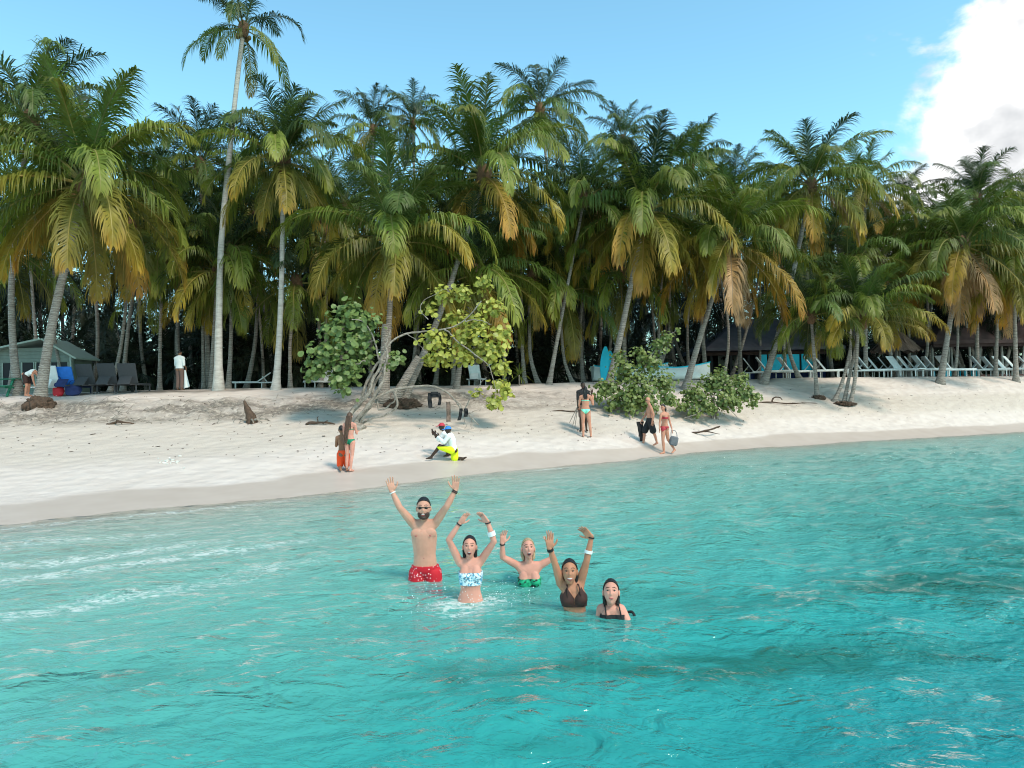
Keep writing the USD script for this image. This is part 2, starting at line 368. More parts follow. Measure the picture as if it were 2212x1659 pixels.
mat("sea_water", {
    "d": ("attribute", {"attribute": "depth"}), "fo": ("attribute", {"attribute": "foam"}), "ch": ("attribute", {"attribute": "chop"}), "g": ("geometry", {}),
    "mp": ("mapping", {"rotation": (0, 0, 0.45), "scale": (1.0, 1.7, 1.0)}),
    "n1": ("noise_texture", {"scale": 2.4, "detail": 3.0, "roughness": 0.5, "distortion": 0.8}),
    "n2": ("noise_texture", {"scale": 8.0, "detail": 3.0, "roughness": 0.55, "distortion": 0.6}),
    "n2s": ("math", {"math_type": "multiply", "value2": 0.34}),
    "n2c": ("math", {"math_type": "multiply"}),
    "h": ("math", {"math_type": "add"}),
    "bump": ("bump", {"strength": 1.0, "distance": 0.095}), "n0": ("noise_texture", {"scale": 0.8, "detail": 2.0, "roughness": 0.5, "distortion": 1.5}), "n0h": ("math", {"math_type": "multiply_add", "value2": 0.9}),
    "fr": ("fresnel", {"IOR": 1.33}),
    "gl": ("glossy_bsdf", {"color": (1, 1, 1), "roughness": 0.07}),
    "tr": ("transparent_bsdf", {"color": (0.90, 0.99, 0.98)}),
    "milk": ("rgb_ramp", {"ramp": [(0.0, (0.38, 0.43, 0.37)), (0.15, (0.30, 0.44, 0.375)), (0.40, (0.135, 0.405, 0.345)), (0.70, (0.030, 0.30, 0.275)), (1.0, (0.006, 0.185, 0.20))]}),
    "ds": ("map_range", {"clamp": True, "from_min": 0.0, "from_max": 2.0}),
    "mk": ("rgb_ramp", {"ramp": [(0.0, (0, 0, 0)), (0.08, (.25, .25, .25)), (0.3, (0.60, 0.60, 0.60)), (1.0, (0.82, 0.82, 0.82))]}),
    "di": ("diffuse_bsdf", {}),
    "body": ("mix_closure", {}),
    "wet": ("mix_closure", {}),
    "fn": ("noise_texture", {"scale": 6.5, "detail": 8.0, "roughness": 0.72, "distortion": 1.2}),
    "fnr": ("map_range", {"clamp": True, "from_min": 0.42, "from_max": 0.66}), "fm": ("math", {"math_type": "multiply"}),
    "ft": ("map_range", {"clamp": True, "range_type": "smoothstep", "from_min": 0.10, "from_max": 0.55}),
    "fz": ("math", {"math_type": "multiply", "value2": 0.62}),
    "fd": ("diffuse_bsdf", {"color": (0.66, 0.66, 0.62)}),
    "out": ("mix_closure", {}),
    "pa": ("attribute", {"attribute": "reflect_patch"}), "mm": ("mix_color", {"b": (0.006, 0.085, 0.062)}), "ab": ("absorption_volume", {"color": (0.10, 0.90, 0.89), "density": 0.55}),
}, [("g.position", "mp.vector"), ("mp.vector", "n1.vector"), ("mp.vector", "n2.vector"), ("mp.vector", "fn.vector"),
    ("n2.fac", "n2s.value1"), ("n2s.value", "n2c.value1"), ("ch.fac", "n2c.value2"), ("mp.vector", "n0.vector"), ("n0.fac", "n0h.value1"), ("n1.fac", "n0h.value3"), ("n0h.value", "h.value1"), ("n2c.value", "h.value2"), ("h.value", "bump.height"),
    ("bump.normal", "fr.normal"), ("bump.normal", "gl.normal"), ("bump.normal", "di.normal"),
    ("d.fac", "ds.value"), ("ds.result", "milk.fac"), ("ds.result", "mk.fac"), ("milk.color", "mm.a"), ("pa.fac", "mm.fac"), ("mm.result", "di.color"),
    ("mk.color", "body.fac"), ("tr.BSDF", "body.closure1"), ("di.BSDF", "body.closure2"),
    ("fr.fac", "wet.fac"), ("body.closure", "wet.closure1"), ("gl.BSDF", "wet.closure2"),
    ("fn.fac", "fnr.value"), ("fnr.result", "fm.value1"), ("fo.fac", "fm.value2"), ("fm.value", "ft.value"), ("ft.result", "fz.value1"), ("fz.value", "out.fac"),
    ("wet.closure", "out.closure1"), ("fd.BSDF", "out.closure2")], "out.closure", "ab.volume")
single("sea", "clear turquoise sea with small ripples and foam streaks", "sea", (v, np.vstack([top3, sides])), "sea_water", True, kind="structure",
       floats={"depth": pad(depth), "reflect_patch": pad(reflect_patch), "foam": pad(np.clip(foam, 0, 1)), "chop": pad(0.6 + 1.7 * smoothstep(0, 7, Xw))})

# ------------------------------------------------------------------ vegetation materials
def leafmat(name, ramp, rib=(0.20, 0.165, 0.05), trans=0.3, rough=0.5):
    mat(name, {"al": ("attribute", {"attribute": "along"}), "ri": ("attribute", {"attribute": "rib"}), "oi": ("object_info", {}),
        "vo": ("map_range", {"to_min": 0.72, "to_max": 1.28}), "r": ("rgb_ramp", {"ramp": ramp}), "co": ("texture_coordinate", {}), "n": ("noise_texture", {"scale": 1.6, "detail": 4.0}),
        "nv": ("map_range", {"from_min": 0.3, "from_max": 0.7, "to_min": 0.75, "to_max": 1.25}), "vm": ("math", {"math_type": "multiply"}),
        "h": ("hsv", {}), "m": ("mix_color", {"b": rib}), "p": ("principled_bsdf", {"roughness": rough, "specular_ior_level": 0.35}), "t": ("translucent_bsdf", {}), "x": ("mix_closure", {"fac": trans})},
        [("al.fac", "r.fac"), ("oi.random", "vo.value"), ("co.object", "n.vector"), ("n.fac", "nv.value"), ("vo.result", "vm.value1"), ("nv.result", "vm.value2"), ("r.color", "h.color"), ("vm.value", "h.value"), ("h.color", "m.a"), ("ri.fac", "m.fac"),
         ("m.result", "p.base_color"), ("m.result", "t.color"), ("p.BSDF", "x.closure1"), ("t.BSDF", "x.closure2")], "x.closure")
leafmat("frond_dark", [(0, (0.026, 0.044, 0.015)), (1, (0.032, 0.052, 0.018))], rib=(0.09, 0.10, 0.035))
leafmat("shaded_forest_frond", [(0, (0.013, 0.019, 0.008)), (1, (0.020, 0.026, 0.011))], rib=(0.03, 0.03, 0.015), trans=0.15)  # darker frond copy: the shade inside the forest is put into its colour
leafmat("frond_green", [(0, (0.050, 0.082, 0.014)), (1, (0.082, 0.112, 0.017))], rib=(0.14, 0.14, 0.045))
leafmat("frond_olive", [(0, (0.082, 0.115, 0.015)), (0.6, (0.120, 0.148, 0.017)), (1, (0.205, 0.190, 0.022))], rib=(0.27, 0.22, 0.065))
leafmat("frond_yellow", [(0, (0.100, 0.112, 0.016)), (0.45, (0.150, 0.140, 0.018)), (0.75, (0.27, 0.19, 0.024)), (1, (0.42, 0.22, 0.028))], rib=(0.36, 0.26, 0.07))
leafmat("frond_orange", [(0, (0.14, 0.125, 0.018)), (0.35, (0.24, 0.175, 0.022)), (0.7, (0.40, 0.215, 0.028)), (1, (0.44, 0.185, 0.035))], rib=(0.40, 0.24, 0.07))
leafmat("frond_dry", [(0, (0.22, 0.13, 0.05)), (1, (0.36, 0.19, 0.08))], rib=(0.24, 0.16, 0.09), trans=0.15)
mat("palm_bark", {"co": ("texture_coordinate", {}), "mp": ("mapping", {"scale": (1.0, 1.0, 6.0)}), "n": ("noise_texture", {"scale": 3.0, "detail": 6.0, "roughness": 0.65}),
    "w": ("wave_texture", {"wave_type": "bands", "bands_direction": "z", "scale": 3.4, "distortion": 5.0, "detail": 4.0, "detail_scale": 3.0}),
    "r": ("rgb_ramp", {"ramp": [(0.25, (0.15, 0.12, 0.10)), (0.55, (0.31, 0.265, 0.23)), (0.8, (0.44, 0.39, 0.35))]}),
    "m": ("mix_color", {"blend_type": "multiply", "fac": 0.5}), "wr": ("rgb_ramp", {"ramp": [(0.1, (0.45, 0.42, 0.40)), (0.4, (1, 1, 1))]}),
    "b": ("bump", {"strength": 0.6, "distance": 0.03}), "p": ("principled_bsdf", {"roughness": 0.9, "specular_ior_level": 0.15})},
    [("co.object", "mp.vector"), ("mp.vector", "n.vector"), ("co.object", "w.vector"), ("n.fac", "r.fac"), ("r.color", "m.a"), ("w.fac", "wr.fac"), ("wr.color", "m.b"), ("m.result", "p.base_color"), ("w.fac", "b.height"), ("b.normal", "p.normal")], "p.BSDF")
mat("palm_bark_pale", {"co": ("texture_coordinate", {}), "mp": ("mapping", {"scale": (1.0, 1.0, 5.0)}), "n": ("noise_texture", {"scale": 3.0, "detail": 6.0, "roughness": 0.65}),
    "r": ("rgb_ramp", {"ramp": [(0.25, (0.24, 0.205, 0.18)), (0.5, (0.43, 0.39, 0.35)), (0.8, (0.55, 0.51, 0.47))]}), "b": ("bump", {"strength": 0.5, "distance": 0.03}), "p": ("principled_bsdf", {"roughness": 0.9, "specular_ior_level": 0.15})},
    [("co.object", "mp.vector"), ("mp.vector", "n.vector"), ("n.fac", "r.fac"), ("r.color", "p.base_color"), ("n.fac", "b.height"), ("b.normal", "p.normal")], "p.BSDF")
paint("coconut", (0.17, 0.10, 0.03), 0.6, 0.4, 8)
paint("fibre", (0.16, 0.085, 0.045), 0.9, 0.5, 18, 0.5)

FRONDS = ["frond_dark", "frond_green", "frond_olive", "frond_yellow", "frond_orange", "frond_dry"]

def frond(base, az, elev, L, droop, leaf, nleaf, rng, hang=0.5, side=0.0, width=0.052):
    n = 15
    t = np.linspace(0, 1, n)
    th = elev - droop * t ** 1.35
    ph = az + side * t ** 1.5
    st = L / (n - 1)
    dirs = np.stack([np.cos(th) * np.cos(ph), np.cos(th) * np.sin(ph), np.sin(th)], 1)
    pts = np.vstack([[0, 0, 0], np.cumsum((dirs[:-1] + dirs[1:]) / 2 * st, axis=0)]) + base
    v0, f0 = tube(pts, 0.035 * (1 - t) ** 0.8 * L / 4.5 + 0.006, 4, False)
    tl = np.linspace(0.13, 0.995, nleaf)
    P_ = np.stack([np.interp(tl, t, pts[:, k]) for k in range(3)], 1)
    T_ = np.stack([np.interp(tl, t, dirs[:, k]) for k in range(3)], 1); T_ /= np.linalg.norm(T_, axis=1, keepdims=True)
    side_v = np.cross(T_, [0, 0, 1.0]); ln = np.linalg.norm(side_v, axis=1, keepdims=True)
    flat = np.array([math.sin(az), -math.cos(az), 0.0])
    side_v = np.where(ln > 0.25, side_v / np.maximum(ln, 1e-6), flat)
    lift = np.cross(side_v, T_)
    vs, fs, al, k0 = [v0], [f0], [np.repeat(t, 4)], len(v0)
    LL = leaf * (0.45 + 0.55 * np.sin(np.pi * np.clip(tl * 0.86 + 0.14, 0, 1)) ** 0.8) * (1 - 0.5 * np.clip((tl - 0.85) / 0.15, 0, 1))
    for s in (-1, 1):
        jit = rng.normal(0, 0.13, (nleaf, 3)) + 0.22 * np.stack([np.interp(tl, np.linspace(0, 1, 9), rng.normal(0, 1, 9)) for _ in range(3)], 1)
        ln_ = LL * rng.uniform(0.70, 1.14, nleaf) * np.where(rng.random(nleaf) < 0.05, 0.45, 1.0)
        fwd = 0.55 + 0.75 * tl
        d1 = s * side_v + fwd[:, None] * T_ + 0.22 * lift + jit
        d1 /= np.linalg.norm(d1, axis=1, keepdims=True)
        d2 = d1 + np.array([0, 0, -1.0]) * hang * rng.uniform(0.6, 2.2, nleaf)[:, None]
        d2 /= np.linalg.norm(d2, axis=1, keepdims=True)
        d3 = d2 + np.array([0, 0, -1.0]) * hang * 1.25
        d3 /= np.linalg.norm(d3, axis=1, keepdims=True)
        w = T_ - (T_ * d1).sum(1, keepdims=True) * d1
        w /= np.linalg.norm(w, axis=1, keepdims=True) + 1e-9
        wid = width * (L / 4.5) * rng.uniform(0.8, 1.2, nleaf)[:, None]
        a, m1, m2 = P_, P_ + d1 * ln_[:, None] * 0.34, None
        m2 = m1 + d2 * ln_[:, None] * 0.34
        e = m2 + d3 * ln_[:, None] * 0.32
        vv = np.stack([a - w * wid * 0.3, a + w * wid * 0.3, m1 - w * wid * 0.5, m1 + w * wid * 0.5, m2 - w * wid * 0.36, m2 + w * wid * 0.36, e], 1).reshape(-1, 3)
        o = k0 + np.arange(nleaf)[:, None] * 7
        ff = np.concatenate([o + np.array([[0, 1, 3]]), o + np.array([[0, 3, 2]]), o + np.array([[2, 3, 5]]), o + np.array([[2, 5, 4]]), o + np.array([[4, 5, 6]])])
        vs.append(vv); fs.append(ff); k0 += len(vv)
        al.append((np.repeat(tl, 7).reshape(-1, 7) * 0.75 + np.array([0, 0, .1, .1, .2, .2, .28])).ravel())
    v, f, al = np.vstack(vs), np.vstack(fs), np.concatenate(al)
    rib = np.zeros(len(v)); rib[:len(v0)] = 1
    return (v, f), np.clip(al, 0, 1), rib

def crown(path, top, L, nf, rng, gold=0.5, nleaf=46, young=82, old=-48, droop=1.0, az0=None, wind=0.0):
    """Fronds from the upright young ones to the hanging old ones; gold sets how many of the old have turned."""
    az0 = rng.random() * 6.28 if az0 is None else az0
    for k in range(nf):
        a = (k + 0.5) / nf
        az = az0 + k * 2.39996 + rng.normal(0, 0.22)
        elev = math.radians(young + (old - young) * a ** 1.35 + rng.normal(0, 6))
        l = L * (0.46 + 0.62 * math.sin(math.pi * min(1, 0.7 * a + 0.12))) * rng.uniform(0.88, 1.1)
        dr = droop * (0.30 + 1.85 * math.sin(math.pi * (0.02 + 0.78 * a))) * rng.uniform(0.8, 1.2)
        dr = min(dr, elev + math.radians(86))
        c = a + rng.normal(0, 0.10) + (gold - 0.5)
        m = FRONDS[0 if c < 0.14 else 1 if c < 0.44 else 2 if c < 0.79 else 3 if c < 1.06 else 4 if c < 1.22 else 5]
        base = top + 0.14 * np.array([math.cos(az), math.sin(az), 0]) + np.array([0, 0, 0.25 - 0.45 * a])
        mesh, al, rb = frond(base, az, elev, l, dr, 0.262 * L * rng.uniform(0.9, 1.1), nleaf, rng, hang=0.28 + 1.25 * a, side=rng.normal(wind, 0.22))
        part(path, "frond", mesh, m, False, floats={"along": al, "rib": rb})

def trunk(path, pts, r0, r1, sides=9, flare=1.6, m="palm_bark"):
    n = len(pts); t = np.linspace(0, 1, n)
    r = r0 + (r1 - r0) * t ** 0.8 + r0 * (flare - 1) * (np.exp(-t * 12) + 0.6 * np.exp(-t * 45))
    r = r * (1 + 0.04 * np.sin(np.arange(n) * 2.1))
    return part(path, "trunk", tube(pts, r, sides), m, True)

def palm(label, base_px, d, crown_px, crown_py, L, nf=24, gold=0.5, r=0.14, bow=0.0, dc=None, group=None, nuts=True, sink=0.15, bark="palm_bark", **kw):
    b = G(base_px, d)
    t = P(crown_px, crown_py, dc or d)
    L *= 1.12; nf = int(nf * 1.15); r *= 0.78; kw['nleaf'] = int(kw.get('nleaf', 46) * 1.45)
    path = thing("coconut_palm", label, "palm tree", b, group=group)
    rng = np.random.default_rng(abs(hash((base_px, crown_px, crown_py))) % 2**31 if False else int(base_px * 131 + crown_px * 17 + crown_py * 7 + 5000))
    top = t - b
    mid1, mid2 = top * 0.33 + np.array([bow, 0, 0]), top * 0.7 + np.array([bow * 0.7, 0, 0])
    pts = spline([np.array([0, 0, -sink]), mid1, mid2, top], 26)
    trunk(path, pts, r, r * 0.62, m=bark)
    crown(path, top, L, nf, rng, gold, **kw)
    # fibrous heart of the crown and its coconuts
    h = trimesh.creation.icosphere(2, 1.0); v = np.array(h.vertices)
    v = v * (1 + 0.35 * (meshkit.noise(v * 4, 2)[:, None] - 0.5)) * [0.32, 0.32, 0.52] * (L / 4.5) + top + [0, 0, -0.05]
    part(path, "crown_heart", (v, h.faces), "fibre", True)
    if nuts:
        s = trimesh.creation.icosphere(1, 1.0); s = np.array(s.vertices), np.array(s.faces)
        for k in range(rng.integers(4, 9)):
            a = rng.random() * 6.28; q = top + np.array([0.34 * math.cos(a), 0.34 * math.sin(a), -0.35 - 0.3 * rng.random()]) * (L / 4.5)
            part(path, "coconut", (s[0] * [0.12, 0.12, 0.15] * (L / 4.5) + q, s[1]), "coconut", True)
    return path
#@@PALMS
palm("broad low palm at the left bank, largest crown with golden hanging fronds", 85, 26.9, 186, 398, 4.7, 32, 0.62, 0.24, bow=-0.15, nleaf=62, wind=0.1)
palm("palm at the left picture edge beside the hut, dark fronds on a curved grey trunk", 42, 29.5, 66, 262, 4.4, 24, 0.42, 0.19, bow=-0.5)
palm("tallest palm, slender white trunk and small dark crown cut by the picture top", 472, 30.5, 526, 60, 3.0, 13, 0.24, 0.20, bow=-0.30, bark="palm_bark_pale", nleaf=44, young=78, old=-42)
palm("palm right of the tallest one, straight pale trunk and dark upright fronds", 595, 30.5, 612, 348, 4.0, 28, 0.5, 0.18, bow=0.1, bark="palm_bark_pale", nleaf=54)
palm("low palm behind the sea grape, crown just above it with orange drooping fronds", 832, 28.6, 850, 520, 4.4, 26, 0.60, 0.19, nleaf=62, old=-40)
palm("palm leaning right from behind the sea grape, orange fibres in its crown", 868, 28.8, 1045, 378, 4.5, 28, 0.60, 0.20, dc=31, bow=0.3, nleaf=54)
palm("young bright green palm low behind the yellow side of the sea grape", 985, 31.5, 1024, 590, 4.2, 26, 0.40, 0.16, nuts=False)
palm("large palm with leaning grey trunk above the green bushes, golden lower fronds", 1312, 33.0, 1393, 455, 4.6, 30, 0.58, 0.21, bow=0.1, nleaf=58)
palm("palm with a skirt of orange dead fronds left of the dark roofed building", 1478, 34.0, 1575, 525, 4.3, 30, 0.80, 0.20, nleaf=56, old=-62)
palm("palm leaning over the dark roofed building, long brown fronds hanging", 1648, 37.0, 1752, 400, 4.0, 28, 0.72, 0.20, bow=0.2, nleaf=52, old=-60)
palm("palm with drooping orange skirt in front of the dark pavilion", 2030, 40.5, 2080, 530, 4.7, 32, 0.80, 0.22, nleaf=52, old=-62)
palm("short green palm on dark double base in front of the white loungers", 1822, 35.0, 1862, 690, 3.7, 28, 0.50, 0.12, nleaf=60, young=80, old=5, droop=0.85, nuts=False)
palm("small dark palm left in the clump in front of the white loungers", 1765, 35.6, 1752, 682, 3.0, 18, 0.30, 0.14, nuts=False)
palm("slender tall palm rising alone behind the middle of the grove", 1195, 43.0, 1166, 236, 3.9, 20, 0.36, 0.15, bow=0.5, young=75)
palm("palm crown half hidden behind the tallest trunk", 452, 36.0, 432, 355, 3.6, 24, 0.40, 0.17)
palm("leaning thin palm with bare grey trunk in the middle of the grove", 1185, 33.5, 1262, 430, 3.4, 22, 0.45, 0.13, nuts=False)
palm("small crowned palm standing behind the low middle palm", 800, 40.0, 806, 278, 2.8, 20, 0.34, 0.14)
palm("dark palm behind and left of the orange fibred palm", 905, 42.0, 892, 262, 2.6, 20, 0.32, 0.14)
palm("dark topped palm peeping above the large leaning palm", 1350, 43.0, 1345, 300, 2.6, 20, 0.36, 0.15)
palm("green crown just right of the large leaning palm", 1525, 41.0, 1492, 360, 2.9, 22, 0.42, 0.15)
palm("upright palm between the skirted palm and the brown fronded one", 1600, 42.0, 1588, 410, 3.1, 22, 0.48, 0.15)
palm("palm right of the brown fronded one with olive sunlit fronds", 1870, 43.0, 1868, 415, 3.3, 24, 0.66, 0.16, old=-58)
palm("thin scraggy palm against the white cloud", 1965, 48.0, 1958, 430, 2.8, 16, 0.34, 0.13)
palm("dark full palm standing tall behind the pavilion palm", 2110, 46.0, 2112, 430, 3.6, 24, 0.42, 0.17)
palm("palm at the right picture edge with only its left fronds in view", 2235, 45.0, 2226, 450, 3.6, 22, 0.5, 0.17)
palm("palm low at the right picture edge beside the pavilion", 2195, 42.5, 2190, 590, 4.0, 22, 0.7, 0.18, old=-58)
palm("golden palm between the brown fronded one and the short green palm", 1930, 44.0, 1900, 560, 4.0, 24, 0.82, 0.15, old=-60)
palm("palm with low olive crown left of the tallest trunk near the dark loungers", 455, 33.0, 470, 585, 3.5, 20, 0.5, 0.14)
grng = np.random.default_rng(77)
GROVE = [(18, 34, 20, 470), (150, 36, 130, 330), (235, 33.5, 280, 420), (265, 36, 330, 300), (345, 34, 352, 480), (392, 38, 395, 420), (440, 35.5, 452, 430), (492, 33, 500, 470), (530, 37, 556, 400), (627, 34, 640, 540), (570, 40, 520, 330),
         (690, 36, 700, 420), (735, 38, 745, 370), (770, 42, 770, 330), (880, 36, 880, 430), (940, 39, 960, 350), (1030, 40, 1000, 300), (1090, 37, 1090, 480), (1135, 36, 1128, 430), (1165, 36, 1150, 520), (1215, 42, 1225, 390), (1262, 38, 1290, 360),
         (1405, 40, 1430, 380), (1445, 39, 1440, 480), (1560, 38, 1535, 450), (1575, 44, 1660, 385), (1700, 44, 1690, 420), (1728, 40, 1690, 520), (1800, 46, 1800, 400), (1835, 42, 1830, 500), (1990, 46, 2000, 520), (2060, 44, 2040, 440), (2150, 44, 2160, 500),
         (1350, 37, 1340, 520), (640, 44, 660, 330), (90, 42, 60, 380), (320, 42, 300, 380), (980, 36, 975, 480), (1240, 36, 1215, 560), (2120, 49, 2060, 470), (1120, 44, 1080, 350), (1210, 45, 1250, 400), (1490, 45, 1530, 360), (1640, 46, 1640, 400), (1760, 46, 1720, 400), (1850, 48, 1870, 430), (1950, 48, 1960, 450), (700, 42, 690, 350), (600, 42, 560, 370), (380, 42, 380, 360), (200, 40, 180, 380), (1310, 44, 1320, 420), (1420, 45, 1395, 400), (2010, 50, 2030, 430)]
for bx, d, cx, cy in GROVE:
    palm("slender coconut palm deep in the shaded grove behind the front row", bx, d, cx, max(cy + 70, 425 + 0.05 * max(cx - 300, 0)), grng.uniform(3.3, 4.0), int(grng.integers(17, 22)), grng.uniform(0.34, 0.6), grng.uniform(0.11, 0.15), bow=grng.normal(0, 0.35), group="palms inside the grove", nleaf=36, old=-62, nuts=False)

# deep forest behind: one mass of palms and undergrowth
def forest_proto(path, seed, H):
    rng = np.random.default_rng(seed)
    vs, al, rb = [], [], []
    top = np.array([rng.normal(0, 0.6), rng.normal(0, 0.6), H])
    tv = tube(spline([np.zeros(3), top * 0.5 + [0.4, 0, 0], top], 10), np.linspace(0.16, 0.1, 10), 6)
    az0 = rng.random() * 6
    for k in range(22):
        a = (k + 0.5) / 22
        m, x, r = frond(top, az0 + k * 2.4, math.radians(78 - 140 * a), 4.2 * rng.uniform(0.85, 1.1), 0.5 + 0.7 * a, 0.85, 24, rng, hang=0.3 + 0.6 * a, width=0.085)
        vs.append(m); al.append(x); rb.append(r)
    UsdGeom.Xform.Define(stage, path)
    usdkit.mesh(stage, path + "/trunk", tv, MAT["palm_bark"], smooth=True)
    m = usdkit.mesh(stage, path + "/fronds", join(vs), MAT["shaded_forest_frond"])
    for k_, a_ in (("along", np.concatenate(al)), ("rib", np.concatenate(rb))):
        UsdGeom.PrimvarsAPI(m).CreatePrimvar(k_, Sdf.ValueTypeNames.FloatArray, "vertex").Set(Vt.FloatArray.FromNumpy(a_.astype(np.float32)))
pi = UsdGeom.PointInstancer.Define(stage, "/World/palm_forest")
describe(pi.GetPrim(), "dense dark palm forest filling the background behind the grove", "forest", kind="stuff")
UsdGeom.Scope.Define(stage, "/World/palm_forest/kinds")
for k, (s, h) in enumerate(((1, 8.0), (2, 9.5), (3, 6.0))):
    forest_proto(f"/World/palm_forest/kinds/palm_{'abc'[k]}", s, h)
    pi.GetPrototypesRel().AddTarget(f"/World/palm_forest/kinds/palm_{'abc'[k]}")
pos, idx, ori, sca = [], [], [], []
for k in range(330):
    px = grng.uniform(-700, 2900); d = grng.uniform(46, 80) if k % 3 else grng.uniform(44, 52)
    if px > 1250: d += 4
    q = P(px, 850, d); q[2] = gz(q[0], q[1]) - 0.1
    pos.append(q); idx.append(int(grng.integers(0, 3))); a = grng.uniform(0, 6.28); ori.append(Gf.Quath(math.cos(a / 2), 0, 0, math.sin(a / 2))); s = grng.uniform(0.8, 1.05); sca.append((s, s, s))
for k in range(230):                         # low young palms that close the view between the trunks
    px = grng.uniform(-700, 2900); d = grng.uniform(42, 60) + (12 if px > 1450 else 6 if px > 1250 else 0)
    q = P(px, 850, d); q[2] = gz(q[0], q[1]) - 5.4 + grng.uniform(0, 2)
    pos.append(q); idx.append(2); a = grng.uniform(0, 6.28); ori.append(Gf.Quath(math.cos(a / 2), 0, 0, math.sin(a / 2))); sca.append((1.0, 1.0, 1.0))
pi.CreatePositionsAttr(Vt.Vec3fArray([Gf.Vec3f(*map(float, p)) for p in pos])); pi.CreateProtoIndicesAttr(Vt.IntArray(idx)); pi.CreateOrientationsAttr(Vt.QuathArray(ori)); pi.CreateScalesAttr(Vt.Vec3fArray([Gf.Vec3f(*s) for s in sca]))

#@@SEAGRAPE
mat("bark_grey", {"co": ("texture_coordinate", {}), "n": ("noise_texture", {"scale": 7.0, "detail": 7.0, "roughness": 0.7, "distortion": 1.0}),
    "r": ("rgb_ramp", {"ramp": [(0.3, (0.10, 0.078, 0.062)), (0.5, (0.24, 0.20, 0.165)), (0.7, (0.40, 0.345, 0.30))]}), "b": ("bump", {"strength": 0.7, "distance": 0.03}), "p": ("principled_bsdf", {"roughness": 0.9, "specular_ior_level": 0.15})},
    [("co.object", "n.vector"), ("n.fac", "r.fac"), ("r.color", "p.base_color"), ("n.fac", "b.height"), ("b.normal", "p.normal")], "p.BSDF")
paint("wood_dark", (0.075, 0.045, 0.03), 0.85, 0.5, 9, 0.5)
def roundleaf(name, a, b):
    mat(name, {"g": ("geometry", {}), "n": ("noise_texture", {"scale": 1.7, "detail": 5.0}), "wn": ("noise_texture", {"scale": 11.0, "detail": 2.0}), "ad": ("math", {"math_type": "multiply_add", "value2": 0.7}),
        "r": ("rgb_ramp", {"ramp": [(0.55, a), (1.05, b)]}), "p": ("principled_bsdf", {"roughness": 0.42, "specular_ior_level": 0.4}), "t": ("translucent_bsdf", {}), "x": ("mix_closure", {"fac": 0.3})},
        [("g.position", "n.vector"), ("g.position", "wn.vector"), ("wn.fac", "ad.value1"), ("n.fac", "ad.value3"), ("ad.value", "r.fac"), ("r.color", "p.base_color"), ("r.color", "t.color"), ("p.BSDF", "x.closure1"), ("t.BSDF", "x.closure2")], "x.closure")
roundleaf("leaf_green", (0.045, 0.085, 0.022), (0.20, 0.26, 0.075))
roundleaf("leaf_yellow", (0.13, 0.15, 0.022), (0.46, 0.44, 0.08))
roundleaf("leaf_shrub", (0.045, 0.085, 0.018), (0.21, 0.24, 0.065))

def round_leaves(blobs, n, r, rng, origin, spread=0.9):
    """Round cupped leaves spread through the blobs (px, py, radius px, d); returns (vertices, faces) of each leaf, nearest first."""
    w = np.array([b[2] ** 2 for b in blobs], float); w /= w.sum()
    out = []
    th = np.arange(7) / 7 * 2 * np.pi
    for k in range(n):
        px, py, rp, d = blobs[rng.choice(len(blobs), p=w)]
        R = rp / F * d
        c = P(px, py, d)
        u = rng.normal(size=3); u /= np.linalg.norm(u); rad = R * rng.random() ** 0.42 * rng.uniform(0.7, 1.28) * (1.5 if rng.random() < 0.08 else 1)
        q = c + u * [1, spread, 0.85] * rad
        nrm = u * 0.7 + np.array([0, -0.45, 0.55]) + rng.normal(0, 0.42, 3); nrm /= np.linalg.norm(nrm)
        a = np.cross(nrm, rng.normal(size=3)); a /= np.linalg.norm(a); b = np.cross(nrm, a)
        s = r * rng.uniform(0.5, 1.15)
        ring = q + s * (np.cos(th)[:, None] * a + 0.92 * np.sin(th)[:, None] * b) + nrm * s * 0.16 * (np.cos(2 * th)[:, None])
        v = np.vstack([q - nrm * s * 0.14, ring])
        out.append((q[1], v - origin))
    out.sort(key=lambda x: x[0])
    f = np.array([[0, 1 + j, 1 + (j + 1) % 7] for j in range(7)])
    return [(v, f) for _, v in out]

def leaves_on(path, groups, seed, origin):
    rng = np.random.default_rng(seed)
    allv = []
    for blobs, n, r, m in groups:
        allv += [(x[0][:, 1].mean(), x, m) for x in round_leaves(blobs, n, r, rng, origin)]
    allv.sort(key=lambda t: t[0])
    pick = set(rng.choice(len(allv) * 2 // 3, min(300, len(allv) * 2 // 3), replace=False).tolist())
    rest = {}
    for k, (_, x, m) in enumerate(allv):
        if k in pick: part(path, "leaf", x, m, True)
        else: rest.setdefault(m, []).append(x)
    for m, xs in rest.items():
        part(path, "foliage", join(xs), m, True, kind="stuff")

def limb(path, name, pts, r0, r1, m="bark_grey", n=18, sides=7, wob=0.03, seed=0, origin=None):
    p = spline(np.array(pts), n) - (0 if origin is None else origin)
    rng = np.random.default_rng(seed + 17)
    p[1:-1] += gaussian_filter(rng.normal(0, 1, (n - 2, 3)), (1, 0)) * wob * 1.8
    r = np.linspace(r0, r1, n) * (1 + 0.10 * rng.normal(size=n))
    return part(path, name, tube(p, r, sides), m, True)

